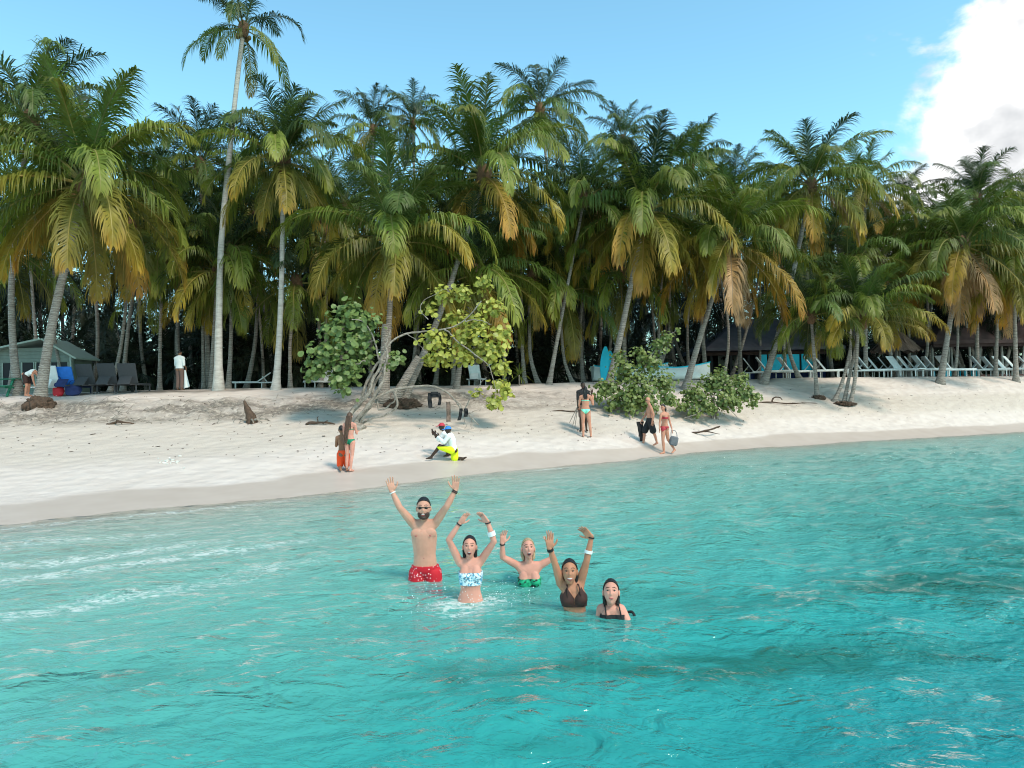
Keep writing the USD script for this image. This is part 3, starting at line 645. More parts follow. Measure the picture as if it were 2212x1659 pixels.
# the leaning sea grape tree in front of the low palms
base = G(768, 24.3); base[2] -= 0.1
sg = thing("sea_grape_tree", "leaning sea grape tree with gnarled grey stems, left leaves green, right ones yellow", "tree", base)
bz = base + [0, 0, 0.05]
STEM = [[(760, 905), (790, 850), (812, 808), (832, 758)], [(770, 915), (805, 860), (828, 815), (834, 752)], [(752, 912), (775, 870), (800, 815), (822, 780)], [(775, 922), (800, 870), (812, 835), (830, 800)], [(748, 918), (768, 880), (790, 850), (806, 806)]]
for k, st in enumerate(STEM):
    pts = [base + np.array([(st[0][0] - 768) / 62, 0.15 * (k - 2), 0.0])] + [P(x, y, 24.4 + 0.10 * k) for x, y in st]
    limb(sg, "trunk", pts, 0.085 - 0.006 * k, 0.045, seed=k, origin=base, wob=0.04)
B = [([(832, 758), (850, 735), (880, 722), (960, 712), (1005, 692), (1040, 650)], .042, .018), ([(822, 800), (813, 760), (806, 728), (785, 700), (760, 690)], .045, .015), ([(832, 752), (836, 735), (842, 715)], .03, .01),
     ([(800, 868), (830, 850), (868, 836), (925, 832), (968, 850), (992, 878), (1012, 893), (1034, 918)], .06, .018), ([(815, 862), (820, 885), (850, 870), (856, 842)], .03, .03), ([(852, 845), (858, 872), (846, 892), (805, 905), (778, 916)], .042, .03),
     ([(985, 866), (1000, 888), (1008, 912), (1000, 928)], .018, .006), ([(1005, 888), (1012, 868), (1030, 840), (1052, 815)], .022, .008), ([(1012, 893), (1026, 890), (1038, 884)], .012, .005), ([(1020, 905), (1016, 922), (1024, 930)], .01, .005),
     ([(960, 712), (985, 735), (1020, 760), (1060, 800), (1072, 850)], .03, .01), ([(1005, 692), (1030, 690), (1062, 700)], .02, .008), ([(925, 690), (905, 660), (935, 640), (965, 625)], .016, .006), ([(880, 722), (905, 745), (925, 768)], .015, .006),
     ([(790, 780), (760, 790), (715, 800)], .02, .008), ([(808, 735), (775, 740), (735, 735)], .02, .008)]
for k, (pp, r0, r1) in enumerate(B):
    limb(sg, "branch", [P(x, y, 24.5 + 0.35 * math.sin(2.1 * k + j * 0.6)) for j, (x, y) in enumerate(pp)], r0, r1, seed=30 + k, origin=base, wob=0.025)
ring = trimesh.creation.icosphere(3, 1.0); rv = np.array(ring.vertices); rv = rv * (1 + 0.7 * (meshkit.fbm(rv * 2.2, 3, 5)[:, None] - 0.5)) * [0.33, 0.26, 0.24] + [0.05, 0, 0.06]
part(sg, "root_mass", (rv, ring.faces), "bark_grey", True)
L1 = [(760, 680, 40, 24.6), (792, 695, 32, 24.6), (722, 715, 36, 24.4), (700, 768, 36, 24.3), (745, 790, 46, 24.4), (683, 800, 26, 24.3), (738, 825, 34, 24.4), (790, 770, 24, 24.8), (765, 740, 44, 24.6), (855, 772, 20, 24.8), (842, 790, 14, 24.7), (672, 806, 14, 24.2), (735, 672, 10, 24.4)]
L2 = [(1000, 632, 24, 25.2), (1045, 615, 22, 25.4), (1062, 665, 30, 25.2), (985, 690, 24, 25), (1030, 700, 26, 25), (1085, 720, 24, 25.2), (935, 730, 30, 24.9), (955, 765, 36, 24.8), (1015, 735, 46, 25), (1058, 750, 42, 25.1), (1080, 795, 24, 25), (1080, 835, 24, 24.9), (1068, 868, 24, 24.8), (1005, 775, 22, 24.9), (925, 780, 16, 24.8), (955, 640, 26, 25.3), (1095, 850, 16, 24.8), (930, 668, 16, 25.2), (1030, 850, 14, 24.8)]
leaves_on(sg, [(L1, 1350, 0.118, "leaf_green"), (L2, 1550, 0.108, "leaf_yellow")], 5, base)

def shrub(label, px, d, blobs, n, r, seed, stems):
    b = G(px, d); b[2] -= 0.05
    t = thing("sea_grape_bush", label, "bush", b)
    for k, pp in enumerate(stems):
        limb(t, "branch", [b + [0.1 * math.sin(k * 2), 0.1 * math.cos(k), 0]] + [P(x, y, dd) for x, y, dd in pp], 0.04, 0.01, seed=seed + k, origin=b, wob=0.02)
    leaves_on(t, [(blobs, n, r, "leaf_shrub")], seed, b)
shrub("tall sprawling sea grape bush between the mint bikini bather and the strolling couple", 1375, 28.9,
      [(1318, 838, 26, 28.6), (1350, 800, 32, 28.8), (1378, 838, 40, 28.5), (1402, 785, 32, 28.9), (1425, 745, 22, 29), (1442, 728, 16, 29), (1432, 825, 30, 28.8), (1355, 858, 26, 28.2), (1300, 834, 16, 28.5), (1400, 866, 24, 28.1), (1338, 770, 18, 29), (1380, 762, 18, 29), (1464, 714, 7, 29), (1330, 868, 22, 28.3), (1380, 868, 24, 28.2), (1440, 858, 22, 28.5), (1292, 858, 14, 28.2), (1318, 882, 12, 27.8), (1362, 886, 14, 27.8), (1412, 884, 12, 27.9), (1452, 868, 12, 28.2)], 2900, 0.082, 61,
      [[(1370, 850, 28.8), (1395, 790, 28.9), (1430, 740, 29), (1462, 714, 29)], [(1360, 850, 28.7), (1335, 830, 28.6), (1298, 832, 28.5)], [(1380, 855, 28.7), (1410, 840, 28.7), (1435, 815, 28.8)], [(1372, 830, 28.8), (1350, 795, 28.9), (1335, 765, 29)]])
shrub("low spreading sea grape bush on the sand right of the couple, bare twigs below", 1545, 30.0,
      [(1498, 852, 28, 29.6), (1538, 828, 30, 29.9), (1580, 838, 34, 29.9), (1612, 852, 24, 29.8), (1520, 872, 24, 29.3), (1565, 868, 26, 29.3), (1485, 872, 18, 29.3), (1560, 808, 18, 30.1), (1635, 858, 12, 29.7), (1600, 820, 18, 30), (1470, 880, 12, 29.1), (1500, 890, 14, 29), (1590, 872, 18, 29.3), (1628, 872, 10, 29.3), (1540, 888, 12, 28.9)], 2400, 0.078, 62,
      [[(1530, 850, 29.8), (1500, 850, 29.6), (1475, 855, 29.5)], [(1550, 850, 29.9), (1590, 845, 29.9), (1640, 858, 29.7)], [(1545, 840, 30), (1560, 805, 30.1)], [(1560, 870, 29.3), (1580, 888, 29), (1600, 912, 28.6)], [(1545, 880, 29.2), (1542, 900, 28.9), (1550, 915, 28.6)], [(1520, 880, 29.2), (1500, 896, 28.8), (1478, 902, 28.6)]])

def deadwood(name, label, cat, px, d, runs, m="wood_dark"):
    b = G(px, d)
    t = thing(name, label, cat, b)
    for k, (pp, r0, r1) in enumerate(runs):
        limb(t, "stem" if k == 0 else "branch", [np.array(q) for q in pp], r0, r1, m, 9, 6, 0.015, seed=k * 3 + int(px))
    return t
deadwood("dead_branch", "dark driftwood branch lying at the foot of the low spreading bush", "branch", 1510, 27.9, [([(-.5, .2, .04), (-.1, 0, .08), (.4, -.1, .18), (.9, .2, .3)], .055, .03), ([(.2, 0, .12), (.4, -.3, .1), (.7, -.45, .03)], .03, .012)])
deadwood("dead_branch", "thin dark stick on the sand left of the mint bikini bather", "branch", 1225, 28.0, [([(-.7, 0, .03), (-.2, .05, .05), (.6, 0, .03)], .035, .02)])
deadwood("dead_branch", "dark fallen branches on the sand between the low bush and the short palm", "branch", 1665, 33.2, [([(-.8, 0, .04), (0, .1, .10), (.8, 0, .05), (1.6, .2, .04)], .05, .02), ([(.1, .1, .1), (.3, .2, .35), (.6, .1, .2)], .05, .02), ([(.9, 0, .05), (1.3, -.3, .05)], .03, .01)])
deadwood("dead_branch", "dark stick lying on the sand right of the root foot of the short palm", "branch", 1735, 33.9, [([(-.6, 0, .03), (0, .05, .05), (.7, 0, .03)], .03, .015)])
deadwood("root_clump", "small dark root clump at the foot of the bank left of the stump", "root", 262, 24.4, [([(-.5, 0, .02), (-.1, 0, .12), (.4, .1, .02)], .05, .03), ([(-.2, 0, .05), (.0, -.2, .16), (.2, -.3, .02)], .03, .015)])
deadwood("root_clump", "spiky dark root clump by the foot of the bank right of the stump", "root", 692, 24.6, [([(-.5, 0, .0), (0, 0, .09), (.5, .1, .0)], .06, .03), ([(-.1, 0, .05), (-.05, -.1, .3)], .03, .01), ([(.1, 0, .05), (.3, -.1, .16)], .03, .01)])
# broken stump
b = G(541, 24.9); t = thing("tree_stump", "broken brown stump leaning left at the foot of the bank", "stump", b)
pts = np.array([[0.06, 0, -0.15], [0.02, 0, 0.15], [-0.10, 0, 0.45], [-0.22, 0, 0.78]])
part(t, "trunk", tube(spline(pts, 12), np.linspace(0.26, 0.035, 12) * (1 + 0.08 * np.sin(np.arange(12) * 1.9)), 9), "wood_dark", True)
for k, q in enumerate([(.5, -.2), (.75, .1), (.3, -.5), (-.3, -.3)]):
    limb(t, "root", [np.array([.05, 0, .05]), np.array([q[0] * .5, q[1] * .5, .10]), np.array([q[0], q[1], -.02])], .05, .015, "bark_grey", 8, 5, 0.01, k)
# foot of roots at the near left palm and under the low palms
def root_foot(label, px, d, R, H, seed, m="palm_bark"):
    b = G(px, d)
    s_ = trimesh.creation.icosphere(4, 1.0); v = np.array(s_.vertices)
    v = v * (1 + 1.0 * (meshkit.fbm(v * [7, 7, 1.2], 4, seed)[:, None] - 0.5)) * [R, R * 0.9, H]
    single("root_plate", label, "roots", (v + b, s_.faces), m, True)
root_foot("round plate of cut roots at the foot of the broad left palm", 84, 26.3, 0.52, 0.34, 2, "wood_dark")
root_foot("dark root mound under the short palm by the loungers", 1822, 34.7, 0.55, 0.13, 4, "wood_dark")
root_foot("dark root mound under the small palm of the clump by the loungers", 1768, 35.3, 0.35, 0.15, 6, "wood_dark")
root_foot("dark mound of palm roots behind the grey arching branch of the sea grape", 868, 27.7, 0.70, 0.26, 8, "wood_dark")
# extra low stems of the palm clump
for k, (px, d, tx, ty, lab) in enumerate([(1800, 35.0, 1838, 745, "thin bare curved stem inside the palm clump by the loungers"), (1835, 34.7, 1852, 700, "leaning thicker stem at the right of the palm clump by the loungers")]):
    b = G(px, d); t = thing("palm_stem", lab, "palm stem", b); q = P(tx, ty, d) - b
    trunk(t, spline([[0, 0, -.1], q * .4 + [0.15, 0, 0], q], 12), 0.10, 0.07)
for k, (px, py, d, tx, ty, lab) in enumerate([(828, 860, 28.0, 832, 700, "dark upright stub of a palm stem behind the sea grape"), (848, 866, 28.2, 905, 770, "dark leaning palm stem striped white behind the sea grape")]):
    b = G(px, d); t = thing("palm_stem", lab, "palm stem", b); q = P(tx, ty, d) - b
    trunk(t, spline([[0, 0, -.1], q * .45, q], 12), 0.24, 0.13, flare=1.5)
# scattered litter: dead leaf bits and twigs on the sand
lr = np.random.default_rng(9); bits = []
for k in range(1500):
    px, d = lr.uniform(-60, 2270), lr.uniform(20, 40)
    q = G(px, d); u = float(shore(np.array([q[0]]), np.array([q[1]]))[0])
    if not 1.25 < u < 4.4: continue
    L_, a = lr.uniform(0.02, 0.06) * (1 if lr.random() < .9 else 2.5), lr.uniform(0, 6.28)
    bits.append(box(L_, L_ * lr.uniform(0.2, 0.7), 0.012, q + [0, 0, 0.012], rz(a) @ ry(lr.normal(0, 0.2))))
single("beach_litter", "small dark leaf scraps and twigs strewn over the dry sand", "litter", join(bits), "wood_dark", kind="stuff")
tw = []
for k in range(380):
    px = lr.uniform(-40, 560) if k < 260 else lr.uniform(560, 1010)
    q = G(px, lr.uniform(24.6, 28.2)); u = float(shore(np.array([q[0]]), np.array([q[1]]))[0])
    if not 2.8 < u < 4.0: continue
    a, L_ = lr.uniform(0, 6.28), lr.uniform(0.1, 0.5)
    dv = np.array([math.cos(a), math.sin(a) * 0.5, lr.uniform(-0.35, 0.5)]) * L_
    tw.append(tube(np.array([q, q + dv * 0.5 + [0, 0, 0.05], q + dv]), np.array([.012, .01, .005]), 4))
single("bank_roots", "tangle of dry exposed roots and twigs on the eroded sand bank", "roots", join(tw), "bark_grey", kind="stuff")
paint("shell_white", (0.60, 0.56, 0.51), 0.7, 0.2)
sh = [box(lr.uniform(.03, .09), lr.uniform(.02, .05), lr.uniform(.015, .04), G(375 + lr.normal(0, 12), 19.6 + lr.normal(0, .35)) + [0, 0, .02], rz(lr.uniform(0, 6)) @ rx(lr.normal(0, .4))) for k in range(26)]
single("coral_bits", "scatter of white coral bits on the smooth sand at the left", "coral", join(sh), "shell_white", kind="stuff")
# spiky plant at the edge of the grove
def rosette(label, px, d, H, n, m, seed, spread=1.0):
    b = G(px, d); t = thing("spiky_plant", label, "plant", b); rg = np.random.default_rng(seed)
    part(t, "stem", tube(np.array([[0, 0, -.05], [0, 0, H * .45]]), .04, 6), "bark_grey", True)
    for k in range(n):
        az, el = k * 2.4, math.radians(80 - 110 * k / n * spread)
        L_ = H * rg.uniform(.55, .8); tt = np.linspace(0, 1, 6); th = el - 0.9 * tt ** 1.5
        p = np.stack([np.cumsum(np.cos(th)) * math.cos(az), np.cumsum(np.cos(th)) * math.sin(az), np.cumsum(np.sin(th))], 1) * L_ / 6 + [0, 0, H * .42]
        sv = np.array([-math.sin(az), math.cos(az), 0]) * .035 * (1 - tt ** 2)[:, None]
        v = np.concatenate([p - sv, p + sv]); f = [[i_, i_ + 1, i_ + 7] for i_ in range(5)] + [[i_, i_ + 7, i_ + 6] for i_ in range(5)]
        part(t, "leaf", (v, np.array(f)), m, floats={"along": np.tile(tt, 2), "rib": np.zeros(12)})
rosette("spiky green plant with orange old leaves at the dark edge of the grove", 1122, 33.0, 1.15, 26, "frond_olive", 3)
rosette("small bright green plant between the posts of the dark pavilion", 2036, 50.0, 1.9, 18, "frond_olive", 4)

#@@BUILDINGS
paint("white_plastic", (0.58, 0.59, 0.58), 0.45, 0.08)
paint("charcoal_weave", (0.045, 0.046, 0.05), 0.7, 0.25, 30)
paint("blue_fabric", (0.02, 0.14, 0.50), 0.7, 0.2)
paint("navy_fabric", (0.02, 0.03, 0.10), 0.8, 0.3)
paint("red_fabric", (0.45, 0.02, 0.03), 0.7, 0.25)
paint("black_fabric", (0.012, 0.012, 0.013), 0.8, 0.3)
paint("turquoise_paint", (0.015, 0.46, 0.62), 0.6, 0.12, 3)
paint("pale_green_board", (0.17, 0.20, 0.17), 0.7, 0.15, 3)
paint("pale_trim", (0.30, 0.35, 0.30), 0.6, 0.12)
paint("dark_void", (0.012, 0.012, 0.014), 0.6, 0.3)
paint("roof_slate", (0.075, 0.07, 0.085), 0.8, 0.25, 2, 0.4)
paint("roof_brown", (0.06, 0.035, 0.032), 0.85, 0.3, 2, 0.5)
paint("thatch", (0.17, 0.115, 0.09), 0.95, 0.45, 14, 0.7)
paint("post_grey", (0.30, 0.28, 0.25), 0.8, 0.3, 5)
paint("green_paint", (0.02, 0.14, 0.08), 0.6, 0.25)

def lounger(name, label, loc, rotz, mf, ms, back=58, group=None, scale=None):
    t = thing(name, label, "lounger", loc, rotz, group, scale=scale)
    for y in (-.30, .30): part(t, "rail", box(1.9, .045, .05, (0.0, y, .32), bevel=.012), mf)
    for x in (-.45, .80):
        for y in (-.30, .30): part(t, "leg", box(.05, .05, .32, (x, y, .16), bevel=.012), mf)
    part(t, "seat", box(1.22, .60, .05, (.36, 0, .36), bevel=.015), ms)
    a = math.radians(back)
    R_ = ry(a)
    part(t, "backrest", box(.80, .60, .05, np.array([-.25, 0, .37]) + R_ @ np.array([-.40, 0, 0]), R_, .015), ms)
    part(t, "prop", box(.40, .40, .03, np.array([-.62, 0, .48]), ry(math.radians(-50)), .008), mf)
    return t
gl = lambda px, d: G(px, d)
wl = None
LOUNGERS = [(1668, 41.2, -15, 50, None), (1716, 41.4, -8, 45, None), (1772, 41.0, -20, 42, None), (1795, 42.0, -30, 50, None), (1868, 42.4, -10, 35, None), (1885, 42.8, -14, 40, None), (1908, 43.0, -35, 60, None), (1932, 43.6, -30, 58, None), (1952, 42.6, -60, 62, None), (1976, 43.0, -40, 60, None), (1990, 43.5, -30, 55, None), (2008, 42.8, -10, 45, None),
            (2028, 44.0, -12, 40, None), (2060, 43.0, -6, 42, None), (2132, 44.6, -20, 55, None), (2156, 44.9, -16, 48, None), (2182, 44.6, -50, 55, None), (2205, 45.0, -45, 52, None), (1640, 42.0, -20, 50, None), (2236, 45.5, -30, 50, None)]
WL = "white sun lounger in the row under the palms on the right"
ORD = "first second third fourth fifth sixth seventh eighth ninth tenth eleventh twelfth thirteenth fourteenth fifteenth sixteenth seventeenth eighteenth nineteenth twentieth".split()
GW = "white loungers in front of the pavilion"
for k, (px, d, rt, bk, _) in enumerate(LOUNGERS):
    q = gl(px, d)
    lab = f"{ORD[sorted(a[0] for a in LOUNGERS).index(px)]} white sun lounger from the left in the long row under the right palms"
    if wl is None: wl = lounger("white_lounger", lab, q, rt, "white_plastic", "white_plastic", 52, GW, (1.2, 1.3, 1.32))
    else: copy_of(wl, "white_lounger", lab, q, rt, "lounger", GW, (1.2, 1.3, 1.32))
lounger("white_lounger", "white lounger alone in the shade right of the tallest palm", G(545, 35.5), 200, "white_plastic", "white_plastic", 35)
lounger("white_lounger", "white lounger half hidden left of the sea grape leaves", G(690, 36.0), 250, "white_plastic", "white_plastic", 45)
lounger("white_lounger", "white lounger seen under the yellow leaves of the sea grape", G(1030, 36.0), 80, "white_plastic", "white_plastic", 58)
DK = [(200, 29.8, 84, "dark woven lounger beside the blue lounger, backrest towards the sea"), (244, 29.9, 90, "middle one of the three dark woven loungers on the terrace"), (285, 30.0, 97, "right one of the three dark woven loungers, nearest the white shirted walker")]
for px, d, rt, lab in DK:
    lounger("dark_lounger", lab, G(px, d), rt, "charcoal_weave", "charcoal_weave", 72, scale=(1.15, 1.25, 1.12))
bl = lounger("blue_lounger", "lounger with a bright blue backrest beside the leaning palm", G(154, 29.6), 92, "navy_fabric", "blue_fabric", 72, scale=(1.1, 1.1, 1.05))
wb = lounger("white_lounger", "white framed lounger close behind the leaning left palm, bags leaning on it", G(120, 29.4), 92, "white_plastic", "white_plastic", 72, scale=(1.1, 1.15, 1.1))
def bag(name, label, px, d, s, m, hang=False, dz=0.0):
    q = G(px, d) + [0, 0, dz]; t = thing(name, label, "bag", q)
    sp = trimesh.creation.icosphere(3, 1.0); v = np.array(sp.vertices); v = np.sign(v) * np.abs(v) ** 0.7
    v = v * (1 + 0.25 * (meshkit.noise(v * 2.5, 3)[:, None] - 0.5)) * np.array(s) / 2 + [0, 0, s[2] / 2]
    part(t, "body", (v, sp.faces), m, True)
    th = np.linspace(0.1, math.pi - 0.1, 10)
    part(t, "handle", tube(np.stack([np.cos(th) * s[0] * .3, 0 * th, s[2] * .85 + np.sin(th) * s[2] * .5], 1), .012, 5), m, True)
    return t
bag("beach_bag", "round red bag leaning on the white lounger behind the left palm", 126, 29.0, (.42, .3, .42), "red_fabric")
bag("beach_bag", "navy bag on top of the red one beside the left palm", 127, 29.15, (.36, .25, .62), "navy_fabric")
bag("beach_bag", "dark blue bundle lying against the blue lounger", 158, 29.1, (.62, .4, .48), "navy_fabric")

# pale hut behind the left palms
hb = G(62, 36.0); hut = thing("beach_hut", "pale green wooden hut with a gable roof behind the left palms", "hut", hb)
k_ = 36.0 / F
def hx(px): return (px - 62) * k_
zl = lambda py, px=62: (P(px, py, 36.0)[2] - hb[2])
front = [(hx(-40), 0), (hx(160), 0), (hx(160), zl(766, 160)), (hx(102), zl(737, 102)), (hx(-40), zl(765, -40))]
for k in range(13):                          # horizontal boards of the gable wall, lapped
    z0, z1 = k * .185, k * .185 + .18
    def at(z):
        xl, xr = front[0][0], front[1][0]
        zr, zp, ze = front[2][1], front[3][1], front[4][1]
        if z > zr: xr = front[1][0] + (front[3][0] - front[1][0]) * (z - zr) / (zp - zr)
        if z > ze: xl = front[0][0] + (front[3][0] - front[0][0]) * (z - ze) / (zp - ze)
        return xl, xr
    l0, r0 = at(z0); l1, r1 = at(min(z1, front[3][1] - .02))
    if r1 - l1 < .1: break
    v = np.array([[l0, -.03, z0], [r0, -.03, z0], [r1, 0, z1], [l1, 0, z1], [l0, .05, z0], [r0, .05, z0], [r1, .05, z1], [l1, .05, z1]])
    f = np.array([[0, 1, 2], [0, 2, 3], [1, 5, 6], [1, 6, 2], [5, 4, 7], [5, 7, 6], [4, 0, 3], [4, 3, 7], [3, 2, 6], [3, 6, 7], [0, 4, 5], [0, 5, 1]])
    part(hut, "board", (v, f), "pale_green_board")
for a_, b_ in ((50, 76), (80, 100), (112, 128), (131, 150), (8, 30)):
    w = part(hut, "window", box((b_ - a_) * k_, .04, 1.15, (hx((a_ + b_) / 2), -.05, 1.05)), "dark_void")
    for sx in (-1, 1): part(w, "frame", box(.05, .05, 1.2, (hx((a_ + b_) / 2) + sx * (b_ - a_) * k_ / 2, -.07, 1.05)), "pale_trim")
    part(w, "sill", box((b_ - a_) * k_ + .12, .08, .05, (hx((a_ + b_) / 2), -.085, .45)), "pale_trim")
def slab(p0, p1, y0, y1, th):
    p0, p1 = np.array(p0), np.array(p1); nrm = np.array([-(p1 - p0)[1], (p1 - p0)[0]]); nrm = nrm / np.linalg.norm(nrm); nrm *= np.sign(nrm[1])
    c = [p0, p1, p1 + nrm * th, p0 + nrm * th]
    v = np.array([[x, y0, z] for x, z in c] + [[x, y1, z] for x, z in c])
    return v, np.array([[0, 1, 2], [0, 2, 3], [4, 6, 5], [4, 7, 6], [0, 4, 5], [0, 5, 1], [1, 5, 6], [1, 6, 2], [2, 6, 7], [2, 7, 3], [3, 7, 4], [3, 4, 0]])
pk = (hx(102), zl(735, 102))
part(hut, "roof_panel", slab((hx(-70), zl(772, -70)), pk, -.5, 1.6, .09), "pale_trim")
part(hut, "roof_panel", slab((hx(176), zl(777, 176)), pk, -.5, 1.6, .09), "pale_trim")
part(hut, "side_wall", box(.08, 1.5, zl(766, 160), (hx(160) - .05, .85, zl(766, 160) / 2)), "pale_green_board")
for px in (-10, 158): part(hut, "post", box(.10, .10, zl(768), (hx(px), -.16, zl(768) / 2)), "pale_trim")
# green bench at the picture edge
b = G(8, 29.4); t = thing("green_bench", "green wooden bench table at the left picture edge beside the hut", "bench", b)
for z, y, w_ in ((.72, 0, .16), (.72, .18, .16), (.72, -.18, .16), (.42, -.62, .2), (.42, .62, .2)): part(t, "plank", box(1.6, w_, .04, (-.1, y, z), bevel=.01), "green_paint")
for x in (-.7, .5):
    for s_ in (-1, 1): part(t, "leg", box(.08, .07, .85, (x, s_ * .3, .36), rx(s_ * .5)), "green_paint")
    part(t, "brace", box(.06, 1.3, .07, (x, 0, .36)), "green_paint")

def hip_roof(L_, W_, H_, z, over=.0, th=.12):
    a, b_ = L_ / 2, W_ / 2; r_ = max(a - b_, .2)
    lo = [(-a, -b_), (a, -b_), (a, b_), (-a, b_)]
    v = [(x, y, z) for x, y in lo] + [(x, y, z + th) for x, y in lo] + [(-r_, 0, z + H_), (r_, 0, z + H_)]
    f = [(0, 2, 1), (0, 3, 2), (0, 1, 5), (0, 5, 4), (1, 2, 6), (1, 6, 5), (2, 3, 7), (2, 7, 6), (3, 0, 4), (3, 4, 7), (4, 5, 9), (4, 9, 8), (5, 6, 9), (6, 7, 8), (6, 8, 9), (7, 4, 8)]
    return np.array(v, float), np.array(f)
# turquoise bar under the dark hip roof
d = 49.0; b = G(1640, d); t = thing("turquoise_building", "turquoise walled beach building under a dark hipped roof behind the loungers", "building", b); k_ = d / F
ez = P(1640, 762, d)[2] - b[2]
part(t, "roof", hip_roof(9.2, 6.5, 2.4, ez, th=.2), "roof_slate")
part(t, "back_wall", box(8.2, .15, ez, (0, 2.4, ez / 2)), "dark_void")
for x0, x1, m in ((1616, 1628, "turquoise_paint"), (1632, 1694, "turquoise_paint"), (1699, 1730, "turquoise_paint")):
    part(t, "wall", box((x1 - x0) * k_, .12, ez - .75, (((x0 + x1) / 2 - 1640) * k_, -2.6, ez / 2 + .1)), m)
part(t, "counter", box(8.0, .5, .5, (0, -1.7, .25)), "navy_fabric")
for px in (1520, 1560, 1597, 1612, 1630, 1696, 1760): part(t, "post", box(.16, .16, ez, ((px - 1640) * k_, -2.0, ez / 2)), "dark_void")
for px in (1575, 1605): part(t, "window", box(.55, .06, .9, ((px - 1640) * k_, 1.6, 1.6)), "pale_trim")
part(t, "beam", box(8.6, .14, .22, (0, -2.1, ez - .15)), "roof_brown")
# dark pavilion on posts
d = 51.0; b = G(2110, d); t = thing("pavilion", "long dark roofed open pavilion on pale posts at the right", "pavilion", b); k_ = d / F
ez = P(2110, 748, d)[2] - b[2]
part(t, "roof", hip_roof(10.5, 7.0, 2.6, ez, th=.25), "roof_brown")
for k, px in enumerate((1975, 1990, 2014, 2040, 2066, 2092, 2118, 2143, 2170, 2200, 2240)):
    y0 = -3.0 if k % 2 else -2.4
    part(t, "post", tube(np.array([[(px - 2110) * k_, y0, -.1], [(px - 2110 + (7 if k % 3 == 1 else -3)) * k_, y0, ez + .1]]), .08, 7), "post_grey", True)
part(t, "floor", box(9.8, 6.4, .2, (0, 0, .05)), "roof_brown")
part(t, "beam", box(10.2, .14, .2, (0, -3.15, ez - .1)), "roof_brown")
# thatched parasol
d = 46.5; b = G(1938, d); t = thing("thatched_parasol", "round palm thatch parasol between the short palm and the pavilion", "parasol", b)
ez = P(1938, 758, d)[2] - b[2]; tr = np.random.default_rng(3)
part(t, "post", tube(np.array([[0, 0, -.1], [0, 0, ez + 1.1]]), .09, 8), "post_grey", True)
for k in range(54):
    az = k / 18 * 2 * math.pi + tr.normal(0, .05); lay = k // 18
    r1 = (1.55, 1.15, .75)[lay] * tr.uniform(.92, 1.08); z1 = ez + (0, .45, .85)[lay] + tr.normal(0, .05)
    top_ = np.array([0, 0, ez + 1.35]); e = np.array([math.cos(az) * r1, math.sin(az) * r1, z1]); sd = np.array([-math.sin(az), math.cos(az), 0]) * r1 * .22
    part(t, "thatch_bundle", (np.array([top_, e - sd, e + sd, e * [1.02, 1.02, 1] + [0, 0, -.16], top_ * .5 + e * .5 + [0, 0, .12]]), np.array([[0, 1, 4], [0, 4, 2], [4, 1, 3], [4, 3, 2]])), "thatch")
# boats drawn up behind the bushes
def boat(label, px, d, L_, rt, stripe):
    q = G(px, d); t = thing("rowing_boat", label, "boat", q, rt)
    n = 15; u = np.linspace(-1, 1, n); w_ = .72 * (1 - np.abs(u) ** 3.0 * np.where(u > 0, .92, .25)); keel = .02 + .25 * np.clip(u - .3, 0, 1) ** 2; gun = .72 + .16 * u ** 2 + .12 * np.clip(u, 0, 1)
    ths = np.linspace(-math.pi / 2, math.pi / 2, 9)
    hull = np.stack([np.stack([np.full(9, x * L_ / 2), w_[i_] * np.sin(ths) , keel[i_] + (gun[i_] - keel[i_]) * (1 - np.cos(ths)) ** .8], 1) for i_, x in enumerate(u)])
    inn = hull * [0.97, .9, 1] + [0, 0, .04]; inn[:, [0, -1], 2] -= .04
    def sheet(g, flip):
        a_, b2_ = np.meshgrid(np.arange(g.shape[0] - 1), np.arange(g.shape[1] - 1), indexing="ij"); m_ = g.shape[1]
        qd = np.stack([a_ * m_ + b2_, (a_ + 1) * m_ + b2_, (a_ + 1) * m_ + b2_ + 1, a_ * m_ + b2_ + 1], -1).reshape(-1, 4)
        return g.reshape(-1, 3), np.vstack([qd[:, [0, 1, 2]], qd[:, [0, 2, 3]]])
    tv, tf = hull[0], np.array([[0, j_, j_ + 1] for j_ in range(1, 8)])
    part(t, "hull", join([sheet(hull, 0), sheet(inn, 1), (tv, tf)]), "white_plastic", True)
    for s_ in (0, 8): part(t, "gunwale", tube(hull[:, s_], .035, 6), stripe, True)
    for x in (-.9, .3): part(t, "thwart", box(.22, 1.1, .04, (x, 0, .5)), "post_grey")
boat("white boat with a turquoise rim behind the tall green bush, left one", 1362, 38.0, 4.2, 4, "turquoise_paint")
boat("white boat drawn up under the palm with the orange skirt, right one", 1462, 38.0, 3.6, -4, "turquoise_paint")
def board(label, px, d, H_, lean, m):
    q = G(px, d); t = thing("paddle_board", label, "board", q)
    n = 13; u = np.linspace(0, 1, n); w_ = .22 * np.sin(np.pi * (u * .94 + .03)) ** .55
    v = np.concatenate([np.stack([-w_, 0 * u - .05, u * H_], 1), np.stack([w_, 0 * u - .05, u * H_], 1), np.stack([-w_, 0 * u + .05, u * H_], 1), np.stack([w_, 0 * u + .05, u * H_], 1)])
    R_ = ry(lean) @ rx(-.12); v = v @ R_.T; f = []
    for i_ in range(n - 1):
        for a_, b2_ in ((0, n), (3 * n, 2 * n), (2 * n, 0), (n, 3 * n)): f += [[a_ + i_, b2_ + i_, b2_ + i_ + 1], [a_ + i_, b2_ + i_ + 1, a_ + i_ + 1]]
    part(t, "deck", (v, np.array(f)), m)
    part(t, "fin", box(.03, .14, .22, (0, .1, .25)), "black_fabric")
